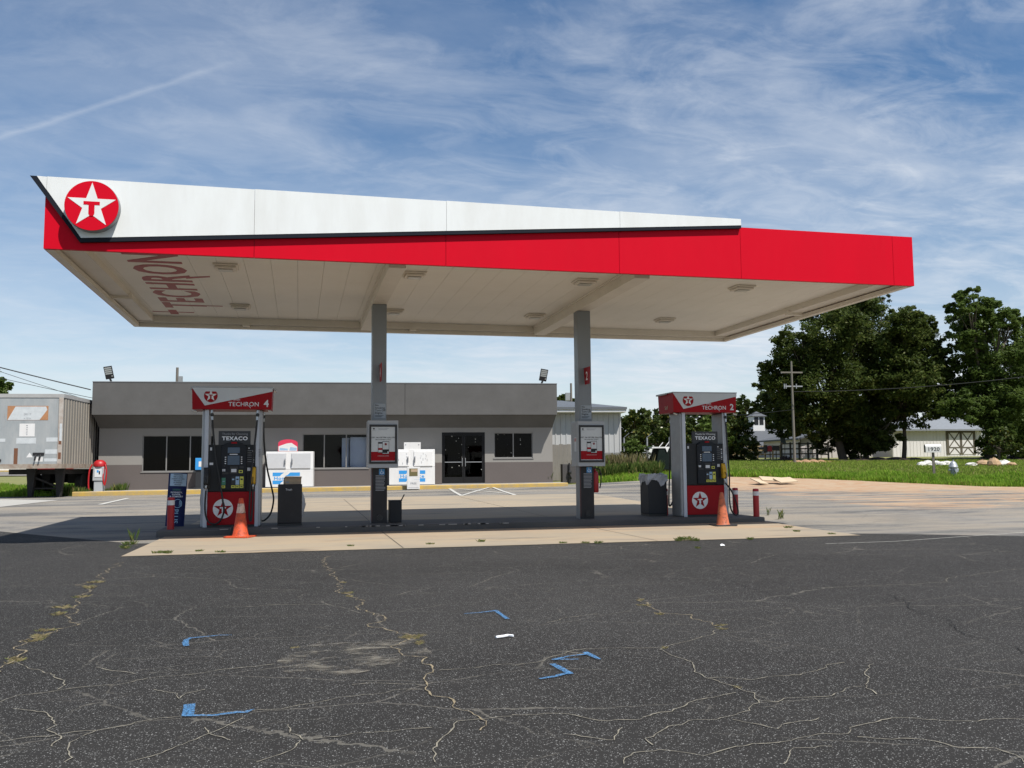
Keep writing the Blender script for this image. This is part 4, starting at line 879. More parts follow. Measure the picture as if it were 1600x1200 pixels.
# ice chests
def chest(px0, lab, dented, arch):
    x0, z0 = bl(px0, 760, .05); z0 = zw(x0); W_ = 1.93; H_ = bl(px0+30, 705.5 if arch else 702, .05)[1]-z0; zs = z0+H_*.50
    t = thing('ice_chest', lab, 'ice chest', bw(x0, .05, z0), BRZ, 'white ice chests in front of the shop')
    b = MB(); b.box(0, W_, 0, .70, .03, H_*.50); b.prism([(0, 0, H_*.505), (0, .06, H_), (0, .70, H_), (0, .70, H_*.505)], (W_, 0, 0)); b.box(.02, W_-.02, .03, .68, 0, .03, 1); b.build('chest_body', [ICEW, BLACK], t, bevel=.012)
    for a, c in ((.05, .83), (1.04, 1.83)):
        y = lambda z: .06*(z-H_*.505)/(H_*.495); zl, zh = H_*.53, H_*.95
        d = MB(); d.add([(a, y(zl)-.035, zl), (c, y(zl)-.035, zl), (c, y(zh)-.035, zh), (a, y(zh)-.035, zh), (a, y(zl)-.002, zl), (c, y(zl)-.002, zl), (c, y(zh)-.002, zh), (a, y(zh)-.002, zh)], [(0,1,2,3),(4,7,6,5),(0,4,5,1),(1,5,6,2),(2,6,7,3),(3,7,4,0)])
        dd = d.build('chest_door', ICEW if dented else ICED, t, bevel=.01); hx = c-.04 if a < .5 else a+.04
        h = MB(); h.box(hx-.02, hx+.02, -.075, -.02, H_*.66, H_*.80); h.tube([(hx, -.06, H_*.62), (hx, -.10, H_*.68), (hx, -.10, H_*.76), (hx, -.06, H_*.80)], .012, 6); h.build('latch', STEEL, dd)
        if dented:
            e = MB()
            for k in range(9): ex, ez = random.uniform(a+.05, c-.08), random.uniform(zl+.05, zh-.1); e.box(ex, ex+.015, y(ez)-.038, y(ez)-.035, ez, ez+random.uniform(.02, .12))
            e.build('scratches', STEEL, dd)
    lg = MB(); L0, L1 = .29+(.12 if dented else 0), 1.40+(.12 if dented else 0); Z = H_*.06
    for zz in (Z+.06, Z+.39): lg.prism([(L0, -.003, zz), (L0+.30, -.003, zz), (L0+.34, -.003, zz+.06), (L0+.46, -.003, zz+.15), (L0, -.003, zz+.15)], (0, .002, 0), 0); lg.prism([(L1-.62, -.003, zz), (L1, -.003, zz), (L1, -.003, zz+.15), (L1-.40, -.003, zz+.15), (L1-.5, -.003, zz+.05)], (0, .002, 0), 0)
    lg.text('Home Ice', .135, ((L0+L1)/2, -.002, Z+.235), bold=.03, sx=1.25, m=0); lg.build('ice_lettering', ICEB, t)
    s = MB()
    if arch:
        a0, a1 = .48, 1.28; pts = [(a0, H_+.01), (a1, H_+.01), (a1, H_+.34)]+[((a0+a1)/2+.4*math.cos(R(q_)), H_+.34+.17*math.sin(R(q_))) for q_ in range(15, 180, 15)]+[(a0, H_+.34)]
        s.prism([(x, .12, z) for x, z in pts], (0, .05, 0), 0)
        s.prism([(a0+.02, .117, H_+.02), (a1-.02, .117, H_+.02), (a1-.02, .117, H_+.20), (a1-.25, .117, H_+.36), (a0+.35, .117, H_+.34), (a0+.02, .117, H_+.22)], (0, .002, 0), 1)
        s.prism([(a0+.05, .114, H_+.05), (a0+.4, .114, H_+.05), (a0+.4, .114, H_+.12), (a0+.08, .114, H_+.16)], (0, .002, 0), 2); s.prism([(a0+.46, .114, H_+.04), (a1-.04, .114, H_+.04), (a1-.04, .114, H_+.15), (a0+.5, .114, H_+.19)], (0, .002, 0), 2)
        s.build('arched_sign', [ICER, ICEW, STB], t)
    else:
        s.box(.62, 1.33, .10, .14, H_+.005, H_+.30, 0); s.box(.66, .71, .097, .0995, H_+.17, H_+.21, 1); s.box(1.22, 1.27, .097, .0995, H_+.17, H_+.21, 1); s.build('blank_sign', [ICEW, TXTG], t)
    return t
chest(414.5, 'white ice chest with a red arched sign on top, behind the Trash bin', False, True); chest(608, 'white ice chest with a blank square panel on top, behind the FREE rack', True, False)
fx0 = bl(636, 763, -1.25)[0]; fz = T(*bw(fx0+.25, -1.25)[:2])
nr = thing('newspaper_rack', 'white newspaper rack marked FREE in front of the right ice chest', 'newspaper rack', bw(fx0, -1.25, fz+.01), BRZ)
hh = bl(640, 730, -1.25)[1]-fz; ww = bl(656, 740, -1.25)[0]-fx0
b = MB(); b.box(0, ww, 0, .38, .02, hh*.42); b.box(0, ww, .02, .38, hh*.43, hh); b.box(.02, .06, .02, .36, 0, .02); b.box(ww-.06, ww-.02, .02, .36, 0, .02); b.build('rack_body', ICEW, nr, bevel=.008)
b = MB(); b.box(.09, ww-.09, .012, .019, hh*.60, hh*.93, 0); b.box(.16, ww-.10, .008, .012, hh*.78, hh*.90, 1); b.build('display_window', [plain('smoky_olive_window', (.14, .12, .05), .2), CARD], nr)
b = MB(); b.text('FREE', .075, (ww/2, -.002, hh*.235), bold=.02, sx=1.1); b.box(.05, ww-.05, -.002, 0, hh*.08, hh*.095); b.build('rack_lettering', TXTG, nr)
x_, _ = bl(303, 760, .1)
nb = thing('vending_box', 'grey pedestal box with a blue top, against the shop behind pump 4', 'vending box', bw(x_, .35, zw(x_)), BRZ)
b = MB(); b.box(0, .24, 0, .3, 0, .78); b.box(-.06, .34, -.05, .35, 0, .06); b.build('pedestal', BIN, nb, bevel=.01); b = MB(); b.box(-.01, .34, -.05, .33, .79, 1.28); bt = b.build('blue_top', ICEB, nb, bevel=.01); b = MB(); b.box(.13, .33, -.056, -.051, .92, 1.14); b.build('white_panel', ICEW, bt)

# ---------------------------------------------------------------- air and vacuum machine at the shop corner
vp = groundD(157, 36.6); va = thing('vacuum_machine', 'grey vacuum machine with a red dome and hanging red hoses', 'vacuum machine', (*vp[:2], vp[2]), BRZ)
b = MB(); b.box(-.20, .20, -.18, .18, 0, .62); b.build('pedestal', LGREY, va, bevel=.02)
b = MB(); b.prism([(-.26, -.22, .63), (.26, -.22, .63), (.24, -.22, 1.25), (-.24, -.22, 1.25)], (0, .42, 0)); mb_ = b.build('machine_body', LGREY, va, bevel=.03)
b = MB(); b.box(-.16, .16, -.235, -.222, .80, 1.15, 0); b.box(-.06, .02, -.24, -.235, 1.0, 1.1, 1); b.box(.03, .09, -.24, -.235, .92, 1.06, 2); b.build('control_panel', [STK, ICEB, HEAD], mb_)
va.scale = (.84, .84, .92)
b = MB(); b.lathe([(.29, 1.26), (.30, 1.34), (.26, 1.44), (.17, 1.52), (.06, 1.55), (0, 1.55)], 24); b.build('dome', BOLR, va, smooth=True)
for pts in ([(-.30, -.15, 1.35), (-.40, -.2, 1.1), (-.43, -.22, .6), (-.38, -.24, .22), (-.20, -.30, .10)], [(.28, -.15, 1.35), (.36, -.2, 1.1), (.35, -.2, .7), (.29, -.2, .45), (.22, -.2, .8), (.24, -.15, 1.2)]):
    b = MB(); b.tube(crv(pts), .035, 8); b.build('hose', BOLR, va, smooth=True)

# ---------------------------------------------------------------- parked trailer
tc = dep(95.3, 730.6, 34.); tg = T(tc[0], tc[1]); TLN = 9.6
tl = thing('box_trailer', 'old grey box trailer with ribbed sides parked on the grass', 'trailer', (tc[0], tc[1], tg), BRZ)
zf_, zt_ = 1.2-tg, 3.95-tg
b = MB(); b.box(-2.55, 0, 0, TLN, zf_, zt_); bd_ = b.build('box_body', TRAIL, tl, bevel=.02)
b = MB()
for k in range(int(TLN/.30)): b.box(.001, .03, .18+k*.30, .25+k*.30, zf_+.10, zt_-.16)
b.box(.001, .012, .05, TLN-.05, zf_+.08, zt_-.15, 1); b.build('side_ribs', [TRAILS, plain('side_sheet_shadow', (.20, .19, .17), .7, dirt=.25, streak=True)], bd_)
b = MB(); b.box(-2.58, .035, -.02, TLN, zt_-.12, zt_+.02, 0); b.box(-2.58, .035, -.03, TLN, zf_-.03, zf_+.14, 1); b.build('rails', [plain('faded_rail', (.36, .36, .35), .6, dirt=.2), plain('rusty_bottom_rail', (.33, .30, .25), .7, dirt=.35, scale=4, dcol=(.16, .07, .035))], bd_)
b = MB(); b.box(-.14, .02, -.035, -.0205, zf_+.14, zt_-.12, 0)
for z0_, z1_ in ((2.0, 2.45), (1.45, 1.7)): b.box(-.11, -.01, -.037, -.035, z0_, z1_, 1)
b.box(-.09, -.0, -.038, -.036, zt_-1.2-.55, zt_-1.1, 2); b.build('corner_post', [plain('pale_corner_post', (.44, .42, .38), .7, dirt=.3, dcol=(.2, .09, .04)), RUST, PATCHP], bd_)
m2 = lambda px, py: (-(95.3-px)*34/1416, (1.11+(734.2-py)*34/1416)-tg)
def rect(mb, a, c, y, mm): (x0, z1), (x1, z0) = m2(*a), m2(*c); mb.box(x0, x1, y-.004, y, z0, z1, mm)
b = MB(); rect(b, (13.4, 634), (73.6, 656.3), -.001, 0); x0, z0 = m2(22, 655.5); b.prism([(m2(14, 656)[0], -.006, m2(14, 656)[1]), (m2(61, 656)[0], -.006, m2(61, 656)[1]), (m2(72, 640)[0], -.006, m2(72, 640)[1]), (m2(70, 635)[0], -.006, m2(70, 635)[1]), (m2(25, 635)[0], -.006, m2(25, 635)[1])], (0, .0015, 0), 1)
x, z = m2(43, 648.5); b.text('28117', .075, (x, -.0065, z), m=2); x, z = m2(43, 654.8); b.text('A 70 A', .06, (x, -.0065, z), m=2)
b.build('placard', [PLACO, PATCHP, TXTG], bd_)
b = MB(); rect(b, (32, 661.7), (54.6, 681.8), -.001, 0)
for i in range(6): x, z = m2(43, 664+i*2.9); b.box(x-.03+.01*(i % 2), x+.03, -.0065, -.0055, z-.03, z, 1)
b.build('paper_notice', [ICEW, TXTG], bd_)
for a, c in (((28, 684), (57, 693)), ((-4, 685), (12, 690)), ((72, 683.5), (92, 690)), ((71, 702), (91, 709)), ((70, 716), (92, 721))): b = MB(); rect(b, a, c, -.001, 0); b.build('scrubbed_patch', PATCHP, bd_)
b = MB(); x, z = m2(48, 711); b.prism([(x-.11, -.004, z-.2+.12), (x+.13, -.004, z-.2+.12), (x+.01, -.004, z+.1)], (0, .002, 0), 0); b.build('white_triangle', ICEW, bd_); b = MB(); rect(b, (25.3, 700), (31, 726), -.002, 0); b.build('rust_streak', RUST, bd_); b = MB(); rect(b, (56, 714), (68, 721), -.001, 0); b.build('hose_sticker', ICEW, bd_)
b = MB(); rect(b, (53, 707), (70, 711.5), -.012, 0)
for px in (58.5, 65): x, z = m2(px, 711); b.tube([(x, -.03, z), (x, -.12, z-.06), (x-.03, -.10, z-.2)], .03, 8)
b.build('brake_couplings', BLACK, bd_); b = MB(); x, z = m2(4.5, 719); b.lathe([(.0, 0), (.07, 0), (.07, .03), (0, .03)], 14, 0, M=Matrix.Translation((x, -.002, z)) @ Matrix.Rotation(R(90), 4, 'X')); b.build('round_socket', BLACK, bd_)
for px, yy in ((37, .9), (80, .9)):
    x, _ = m2(px, 740); b = MB(); b.prism([(x-.16, yy, zf_-.02), (x+.18, yy, zf_-.02), (x+.12, yy, .42), (x+.06, yy, .0), (x-.07, yy, .0), (x-.10, yy, .42)], (0, .2, 0)); lg = b.build('landing_leg', UNDER, tl)
    b = MB(); b.box(x-.14, x+.14, yy-.06, yy+.26, -.04, .02); b.build('foot_plate', UNDER, lg)
b = MB(); xa, _ = m2(40, 0); xb, _ = m2(80, 0); b.tube([(xa, 1.0, zf_-.35), (xb, 1.0, .38)], .045, 6); b.tube([(xa, 1.0, .34), (xb, 1.0, .34)], .035, 6); b.box(-2.3, -.25, 1.2, TLN-.3, zf_-.25, zf_-.05); b.box(-1.9, -1.6, 3.5, TLN-.4, .5, zf_-.2); b.box(-.9, -.6, 3.5, TLN-.4, .5, zf_-.2); b.build('chassis', UNDER, tl)
for ya in (3.6, 4.9):
    for xa in (-2.35, -.52):
        b = MB(); b.lathe([(.2, 0), (.44, 0), (.49, .05), (.49, .23), (.44, .28), (.2, .28)], 28, 0, M=Matrix.Translation((xa, ya, .49)) @ Matrix.Rotation(R(90), 4, 'Y')); wh = b.build('wheel', RUB, tl, smooth=True)
        b = MB(); b.lathe([(.0, .24), (.10, .24), (.11, .20), (.25, .22), (.26, .27)], 20, 0, M=Matrix.Translation((xa, ya, .49)) @ Matrix.Rotation(R(90), 4, 'Y')); b.build('rim', STEEL, wh, smooth=True)

# ---------------------------------------------------------------- overhead wires and far poles
def wire(name, a, b_, r, lab, sag=.25):
    a, b_ = Vector(a), Vector(b_); m = MB(); m.tube([a+(b_-a)*t-Vector((0, 0, sag*4*t*(1-t)))-a for t in [i/10 for i in range(11)]], r, 6); o = m.build(name, CABLE); o.location = a; return tag(o, lab, 'wire', 'overhead wires')
sc_ = Vector(dep(142, 609, 37.6))
wire('overhead_wire', sc_, dep(-240, 510, 34), .022, 'thick black service cable running to the upper left corner of the shop', .05)
wire('overhead_wire', dep(152, 623.5, 46), dep(-240, 535, 44), .013, 'thin overhead wire just above the trailer roof, between its two neighbours', .05)
wire('overhead_wire', dep(128, 622.5, 52), dep(-240, 498, 50), .013, 'thin overhead wire dropping lowest behind the trailer', .05)
def polet(px, y0, y1, D, lab, extra):
    g = groundD(px, D); top = dep(px, y0, D)[2]; t = thing('utility_pole', lab, 'utility pole', g, BRZ, None); h = top-g[2]
    b = MB(); b.tube([(0, 0, -.3), (0, 0, h)], [.125, .08], 10); b.build('pole', WOOD, t, smooth=True); extra(t, h); return t
def ex1(t, h):
    b = MB(); b.box(.08, .32, -.1, .1, h-.95, h-.55); b.build('bracket', STEEL, t); b = MB(); b.tube([(-.75, 0, h-1.9), (-.1, 0, h-1.75)], .03, 6); b.tube([(-.35, 0, h-1.85), (-.35, 0, h-1.4)], .02, 6); b.build('antenna_arm', STEEL, t)
polet(274, 573, 0, 56, 'utility pole top showing above the left part of the shop parapet', ex1)
def ex2(t, h): b = MB(); b.box(-.45, -.12, -.15, .15, h-1.35, h-.75); b.build('transformer', STEEL, t); b = MB(); b.tube([(-.35, -.1, h-1.8), (-.05, -.1, h-1.7)], .06, 8); b.build('insulator', RUST, t)
polet(893.6, 598, 0, 70, 'utility pole with a small box, behind the metal shed and the right column', ex2)
def ex3(t, h):
    b = MB(); b.box(-.95, .95, -.05, .05, h-1.0, h-.88); b.build('cross_arm', WOOD, t)
    b = MB()
    for x in (-.55, .35, -.7): b.tube([(x, -.05, h-2.3), (x*1.0, -.05, h-1.9)], .05, 6)
    b.box(-.7, .9, -.05, .05, h-2.15, h-2.05); b.build('lower_bracket', STEEL, t)
polet(1241, 563, 0, 75, 'tall weathered utility pole with a cross arm in front of the big oak', ex3)
wire('overhead_wire', dep(1241, 612, 75), dep(1900, 540, 64), .025, 'overhead wire crossing in front of the big trees on the right', .8)
wire('overhead_wire', dep(1241, 640, 75), dep(1000, 652, 100), .022, 'overhead wire running from the cross-arm pole toward the shed', .3)

# ---------------------------------------------------------------- metal shed, cabinet, fence, container
so = dep(971, 700, 50.); SG = T(so[0], so[1])
def sl_(px, py, D=50.): p = dep(px, py, D); return p[2]-SG
sh = thing('metal_shed', 'pale corrugated metal shed with a low grey roof, right of the shop', 'shed', (so[0], so[1], SG), BRZ)
ze = sl_(971, 644.5); b = MB(); b.box(-7., 0, 0, 8, -.3, ze); k = -7.
while k < -.05: b.box(k, k+.06, -.03, -.001, -.3, ze-.05); k += .30
b.box(-7, -.0, -.04, -.031, 1.02, 1.06, 1); b.build('wall', [SHEDM, STEEL], sh)
b = MB(); b.box(-7.2, .15, -.62, -.55, ze, ze+.15, 0); b.box(-7.2, .14, -.549, 8.2, ze-.02, ze+.02, 0); b.build('eave_fascia', ICEW, sh)
b = MB(); e0, e1 = ze+.151, ze+.27; rz_ = ze+.95
b.add([(-7.4, -.68, e0), (.18, -.68, e0), (.18, 8.4, e0), (-7.4, 8.4, e0), (-7.4, -.68, e1), (.18, -.68, e1), (.18, 8.4, e1), (-7.4, 8.4, e1), (-7.4, 3.9, rz_), (-2.6, 3.9, rz_)], [(0,3,2,1),(0,1,5,4),(1,2,6,5),(2,3,7,6),(3,0,4,8,7),(4,5,9,8),(5,6,9),(6,7,8,9)]); b.build('roof', ROOFM, sh)
b = MB(); b.box(-.25, -.08, -.05, -.031, 0, 1.0); b.build('downpipe', STEEL, sh)
g = groundD(888, 41.2); uc = thing('utility_cabinet', 'weathered dark cabinet with black pipes at the right end of the shop', 'cabinet', g, BRZ)
b = MB(); b.box(-.28, .45, 0, .5, 0, .85); b.build('cabinet_body', plain('dull_brown_grey', (.06, .055, .055), .7, dirt=.2), uc, bevel=.01)
b = MB(); b.tube([(.02, -.06, 0), (.02, -.06, .9)], .035, 8); b.tube([(.0, -.06, .2), (.06, -.1, .3), (.1, -.06, .2)], .05, 8); b.lathe([(.07, .40), (.09, .48), (.07, .56)], 10, 0, (.03, -.08, 0)); b.build('pipes', BLACK, uc)
g = groundD(875, 44); wp_ = thing('board_panel', 'weathered upright board panel standing behind the dark cabinet', 'panel', g, BRZ)
b = MB()
for k in range(5): b.box(-.45+k*.2, -.26+k*.2, 0, .03, 0, 1.75+random.uniform(-.04, .04))
b.build('boards', plain('grey_boards', (.20, .185, .165), .9, dirt=.3, streak=True), wp_)
f0, f1 = groundD(905, 47.5), groundD(1062, 47.0); cf = thing('chain_link_fence', 'sagging chain-link fence with leaning steel posts among the weeds by the shed', 'fence', f0, math.atan2(f1[1]-f0[1], f1[0]-f0[0])); FL = math.hypot(f1[1]-f0[1], f1[0]-f0[0])
for px in (975, 1011, 1046): x = (px-905)/157*FL; b = MB(); b.tube([(x, 0, -.2), (x+.02, 0, 2.0)], .045, 8); b.tube([(x, 0, 2.0), (x+.28, -.1, 2.25)], .022, 6); b.build('post', STEEL, cf)
b = MB(); b.tube([(0, 0, 1.25), (FL, 0, 1.22)], .02, 6); b.build('rail', STEEL, cf)
b = MB(); k = -1.3
while k < FL: b.add([(k, 0, 0), (k+.006, 0, 0), (k+1.306, .0, 1.25), (k+1.3, 0, 1.25)], [(0, 1, 2, 3)]); b.add([(k+1.3, .01, 0), (k+1.306, .01, 0), (k+.006, .01, 1.25), (k, .01, 1.25)], [(0, 1, 2, 3)]); k += .10
b.v = [(min(max(x, 0), FL), y, z) for x, y, z in b.v]; b.build('wire_mesh', STEEL, cf)
g = groundD(1040, 45.5); wc = thing('waste_container', 'dark green waste container with sloping sides and white lid rails, behind pump 2', 'container', g, BRZ)
b = MB(); b.prism([(-.60, 0, .25), (.75, 0, .25), (.75, 0, 1.32), (-.33, 0, 1.32)], (0, 1.2, 0)); b.build('tub', DGREEN, wc, bevel=.02)
b = MB(); b.box(-.72, .8, -.03, 1.2, 1.33, 1.40); b.tube([(-.30, .1, 1.4), (-.1, .1, 1.62)], .02, 6); b.tube([(.02, .1, 1.4), (.22, .1, 1.65)], .02, 6); b.prism([(-.02, -.05, 1.33), (.16, -.05, 1.33), (.06, -.05, 1.12)], (0, .02, 0)); b.build('lid_rails', ICEW, wc)
b = MB(); b.box(-.5, .7, .1, .2, 0, .24); b.box(-.5, .7, 1.0, 1.1, 0, .24); b.build('skids', RUST, wc)

# ---------------------------------------------------------------- far house, barn, rail fences
def frame(px, D, rz=None): g = groundD(px, D); return g, (BRZ if rz is None else rz)
g, rz = frame(1250, 114); hs = thing('farm_house', 'low white house with a grey shingle roof and small white cupola', 'house', g, rz); q = 114/1416
hz = lambda y, D: 1.11+(724.8-y)*D/1416-g[2]
zE, zR = hz(700, 114), hz(669, 119.5)
b = MB(); b.box(-8.5, 0, 0, 11, -.3, zE); b.build('wall', BARN, hs)
b = MB(); b.prism([(-9, -.5, zE-.1), (-9, -.5, zE+.1), (-9, 5.5, zR), (-9, 11.5, zE+.1), (-9, 11.5, zE-.1)], (9.3, 0, 0)); b.build('roof', ROOFS, hs)
cx = (1184.5-1250)*119/1416+2.2; b = MB(); b.box(cx-.8, cx+.8, 4.7, 6.3, zR-.6, zR+1.55); cu = b.build('cupola', ICEW, hs); b = MB()
for a in (-.62, .08): b.box(cx+a, cx+a+.54, 4.66, 4.698, zR+.45, zR+1.45)
b.build('cupola_window', BLACK, cu); b = MB(); s_ = 1.05; b.add([(cx-s_, 5.5-s_, zR+1.56), (cx+s_, 5.5-s_, zR+1.56), (cx+s_, 5.5+s_, zR+1.56), (cx-s_, 5.5+s_, zR+1.56), (cx, 5.5, zR+2.25)], [(0,3,2,1),(0,1,4),(1,2,4),(2,3,4),(3,0,4)]); b.build('cupola_roof', ROOFS, cu)
dx = (1231-1250)*116/1416+.9; b = MB(); b.box(dx-.55, dx+.45, 2.0, 4.5, hz(691, 116), hz(678, 116)); do = b.build('dormer', ICEW, hs); b = MB(); b.box(dx-.42, dx+.28, 1.96, 1.998, hz(689.5, 116), hz(679, 116)); b.build('dormer_window', BLACK, do)
g, rz = frame(1535, 106); bn = thing('white_barn', 'long white boarded barn with dark-framed crossed double doors under the trees', 'barn', g, rz); q = 106/1416
hz = lambda y, D: 1.11+(723.2-y)*D/1416-g[2]; bx = lambda px: (px-1535)*106/1416
zE = hz(672, 106); zR = hz(652, 112)
b = MB(); b.box(bx(1385), 0, 0, 11, -.4, zE); k = bx(1386)
while k < -.1: b.box(k, k+.04, -.025, -.001, -.3, zE-.05); k += .42
b.build('wall', BARN, bn)
b = MB(); b.prism([(bx(1380), -.6, zE-.12), (bx(1380), -.6, zE+.06), (bx(1380), 5.5, zR), (bx(1380), 11.6, zE+.06), (bx(1380), 11.6, zE-.12)], (-bx(1380)+.5, 0, 0)); b.build('roof', plain('pale_metal_roof', (.22, .235, .25), .5, dirt=.25), bn)
x0, x1, z0, z1 = bx(1477), bx(1521), hz(710, 106), hz(675, 106); xm = (x0+x1)/2
b = MB(); b.box(x0-.2, x0, -.08, -.026, z0, z1+.2); b.box(x1, x1+.2, -.08, -.026, z0, z1+.2); b.box(x0, x1, -.08, -.026, z1, z1+.2); b.build('door_frame', FEND, bn)
for a, c in ((x0, xm-.02), (xm+.02, x1)):
    b = MB(); b.box(a, c, -.05, -.027, z0, z1, 0); zm = z0+(z1-z0)*.30
    for u0, u1, v0, v1 in ((a, a+.12, z0, z1), (c-.12, c, z0, z1), (a+.12, c-.12, z1-.12, z1), (a+.12, c-.12, zm-.06, zm+.06)): b.box(u0, u1, -.075, -.051, v0, v1, 1)
    def dg(p, q_):
        d = Vector((q_[0]-p[0], 0, q_[1]-p[1])); n_ = Vector((-d.z, 0, d.x)).normalized()*.06; P_, Q_ = Vector((p[0], -.07, p[1])), Vector((q_[0], -.07, q_[1])); b.prism([P_-n_, Q_-n_, Q_+n_, P_+n_], (0, .018, 0), 1)
    dg((a+.1, zm), (c-.1, z1)); dg((a+.1, z1), (c-.1, zm)); dg((a+.1, z0), ((a+c)/2, zm)); dg((c-.1, z0), ((a+c)/2, zm)); b.build('barn_door', [BARN, FEND], bn)
g, rz = frame(1250, 102); wg = thing('barn_wing', 'gabled white barn wing with a sloping grey roof edge, behind the rail fence', 'barn', g, rz); bx = lambda px: (px-1250)*102/1416; hz = lambda y: 1.11+(724.8-y)*102/1416-g[2]
wl_ = bx(1370); ap = bx(1325)
b = MB(); b.prism([(0, 0, -.3), (wl_, 0, -.3), (wl_, 0, hz(678)), (ap, 0, hz(668)), (0, 0, hz(685))], (0, 10, 0)); 
for px in (1251, 1270, 1284, 1302): b.box(bx(px), bx(px)+.07, -.03, -.001, -.2, hz(683-(px-1250)*.2)-.1, 1)
b.build('wall', [plain('barn_pinkish_white', (.50, .46, .45), .85), FEND], wg)
b = MB(); b.prism([(-.4, -.5, hz(687)), (ap, -.5, hz(668)), (wl_+.3, -.5, hz(679)), (wl_+.3, -.5, hz(676)), (ap, -.5, hz(664)), (-.4, -.5, hz(684.5))], (0, 11, 0)); b.build('roof', ROOFS, wg)
def railfence(a, b_, n_, hgt, mat, lab):
    L_ = math.hypot(b_[0]-a[0], b_[1]-a[1]); t = thing('rail_fence', lab, 'fence', a, math.atan2(b_[1]-a[1], b_[0]-a[0])); dzr = b_[2]-a[2]
    for i in range(n_+1): x = L_*i/n_; z = dzr*i/n_; b = MB(); b.box(x-.07, x+.07, -.07, .07, z-.2, z+hgt); b.build('post', mat, t)
    for k in range(3): z = hgt*(.28+.30*k); b = MB(); b.add([(0, -.1, z), (L_, -.1, z+dzr), (L_, -.072, z+dzr), (0, -.072, z), (0, -.1, z+.13), (L_, -.1, z+.13+dzr), (L_, -.072, z+.13+dzr), (0, -.072, z+.13)], [(0,3,2,1),(4,5,6,7),(0,1,5,4),(1,2,6,5),(2,3,7,6),(3,0,4,7)]); b.build('rail', mat, t)
railfence(groundD(1136, 97), groundD(1219, 97), 7, 1.45, FENW, 'tan three-rail fence in front of the white house')
railfence(groundD(1221, 93), groundD(1276, 95), 4, 1.75, FEND, 'dark three-rail fence behind the cross-arm utility pole'); railfence(groundD(1277, 92), groundD(1294, 88), 1, 1.75, FEND, 'short dark return of rail fence beside the barn wing')
g = groundD(1203, 90); mb1 = thing('red_mailbox', 'red and black mailbox on a thin post in front of the tan rail fence', 'mailbox', g, BRZ)
b = MB(); b.tube([(0, 0, -.1), (0, 0, .9)], .05, 8); b.build('post', FEND, mb1); b = MB(); b.prism([(-.22+.0, 0, .85), (.22, 0, .85)]+[(.22*math.cos(R(a)), 0, 1.25+.22*math.sin(R(a))) for a in range(0, 181, 30)], (0, .6, 0)); b.build('box', BOLR, mb1); b = MB(); b.box(-.45, -.23, .1, .5, .75, 1.5); b.build('side_box', BLACK, mb1)
g = groundD(1212.5, 90.5); mb2 = thing('black_mailbox', 'black mailbox on a post beside the red one', 'mailbox', g, BRZ); b = MB(); b.tube([(0, 0, -.1), (0, 0, 1.0)], .05, 8); b.build('post', FEND, mb2); b = MB(); b.prism([(-.38, 0, 1.0), (.38, 0, 1.0), (.38, 0, 1.3), (.3, 0, 1.42), (-.3, 0, 1.42), (-.38, 0, 1.3)], (0, .3, 0)); b.build('box', BLACK, mb2, bevel=.02)
g = groundD(1222, 91); sg_ = thing('road_sign', 'dark blue road sign leaning on two thin posts, seen from behind', 'sign', g, BRZ)
for x in (-.15, .25): b = MB(); b.tube([(x, 0, -.1), (x+.08, 0, 2.3)], .035, 6); b.build('post', FEND, sg_)
b = MB(); b.prism([(-.25, -.05, 2.45), (-.1, -.05, 1.75), (.45, -.05, 1.55), (.30, -.05, 2.3)], (0, .03, 0)); b.build('panel', plain('dusty_blue_sheet', (.05, .09, .11), .5), sg_)
# mailbox, hydrant and stones on the verge
g = groundD(1457.5, 42); mx = thing('mailbox', 'white mailbox numbered 1920 on a wooden post in the tall grass', 'mailbox', g, BRZ-.35); hM = dep(1457, 707, 42)[2]-g[2]
b = MB(); b.box(-.05, .05, -.05, .05, -.2, hM); b.build('post', WOOD, mx)
b = MB(); b.prism([(-.34, -.13, hM+.001), (-.34, .13, hM+.001)]+[(-.34, .13*math.cos(R(a)), hM+.25+.13*math.sin(R(a))) for a in range(0, 181, 20)], (.68, 0, 0)); bo_ = b.build('box', ICEW, mx)
b = MB(); b.prism([(-.355, -.12, hM+.02), (-.355, .12, hM+.02)]+[(-.355, .12*math.cos(R(a)), hM+.25+.12*math.sin(R(a))) for a in range(0, 181, 20)], (.013, 0, 0)); b.build('door', HEAD, bo_); b = MB(); b.text('1920', .17, (.0, -.1325, hM+.07), bold=.02, sx=1.05); b.build('mailbox_numerals', TXTK, bo_)
g = groundD(1488, 39.5); hy = thing('fire_hydrant', 'silver fire hydrant half sunk in the tall grass', 'hydrant', g, BRZ)
b = MB(); b.lathe([(.17, 0), (.17, .05), (.12, .06), (.12, .42), (.19, .43), (.19, .47), (.17, .49), (.15, .58), (.09, .67), (.035, .70), (.035, .76), (0, .76)], 20); b.build('barrel', HYD, hy, smooth=True); b = MB(); b.tube([(-.21, 0, .33), (.21, 0, .33)], .06, 12); b.tube([(0, -.24, .30), (0, 0, .30)], .08, 12); b.build('outlet', HYD, hy)
def stone(r, seed, flat_=.6):
    rg = random.Random(seed); b = MB(); pr = []
    for k in range(7):
        a = -math.pi/2+math.pi*k/6; pr.append((max(.001, math.cos(a))*r, (math.sin(a)*flat_+.2)*r))
    b.lathe(pr, 10); b.v = [(x*(1+rg.uniform(-.2, .2)), y*(1+rg.uniform(-.2, .2)), z*(1+rg.uniform(-.15, .15))) for x, y, z in b.v]; return b
GR = 'pale stones lying on the lawn behind the mailbox'
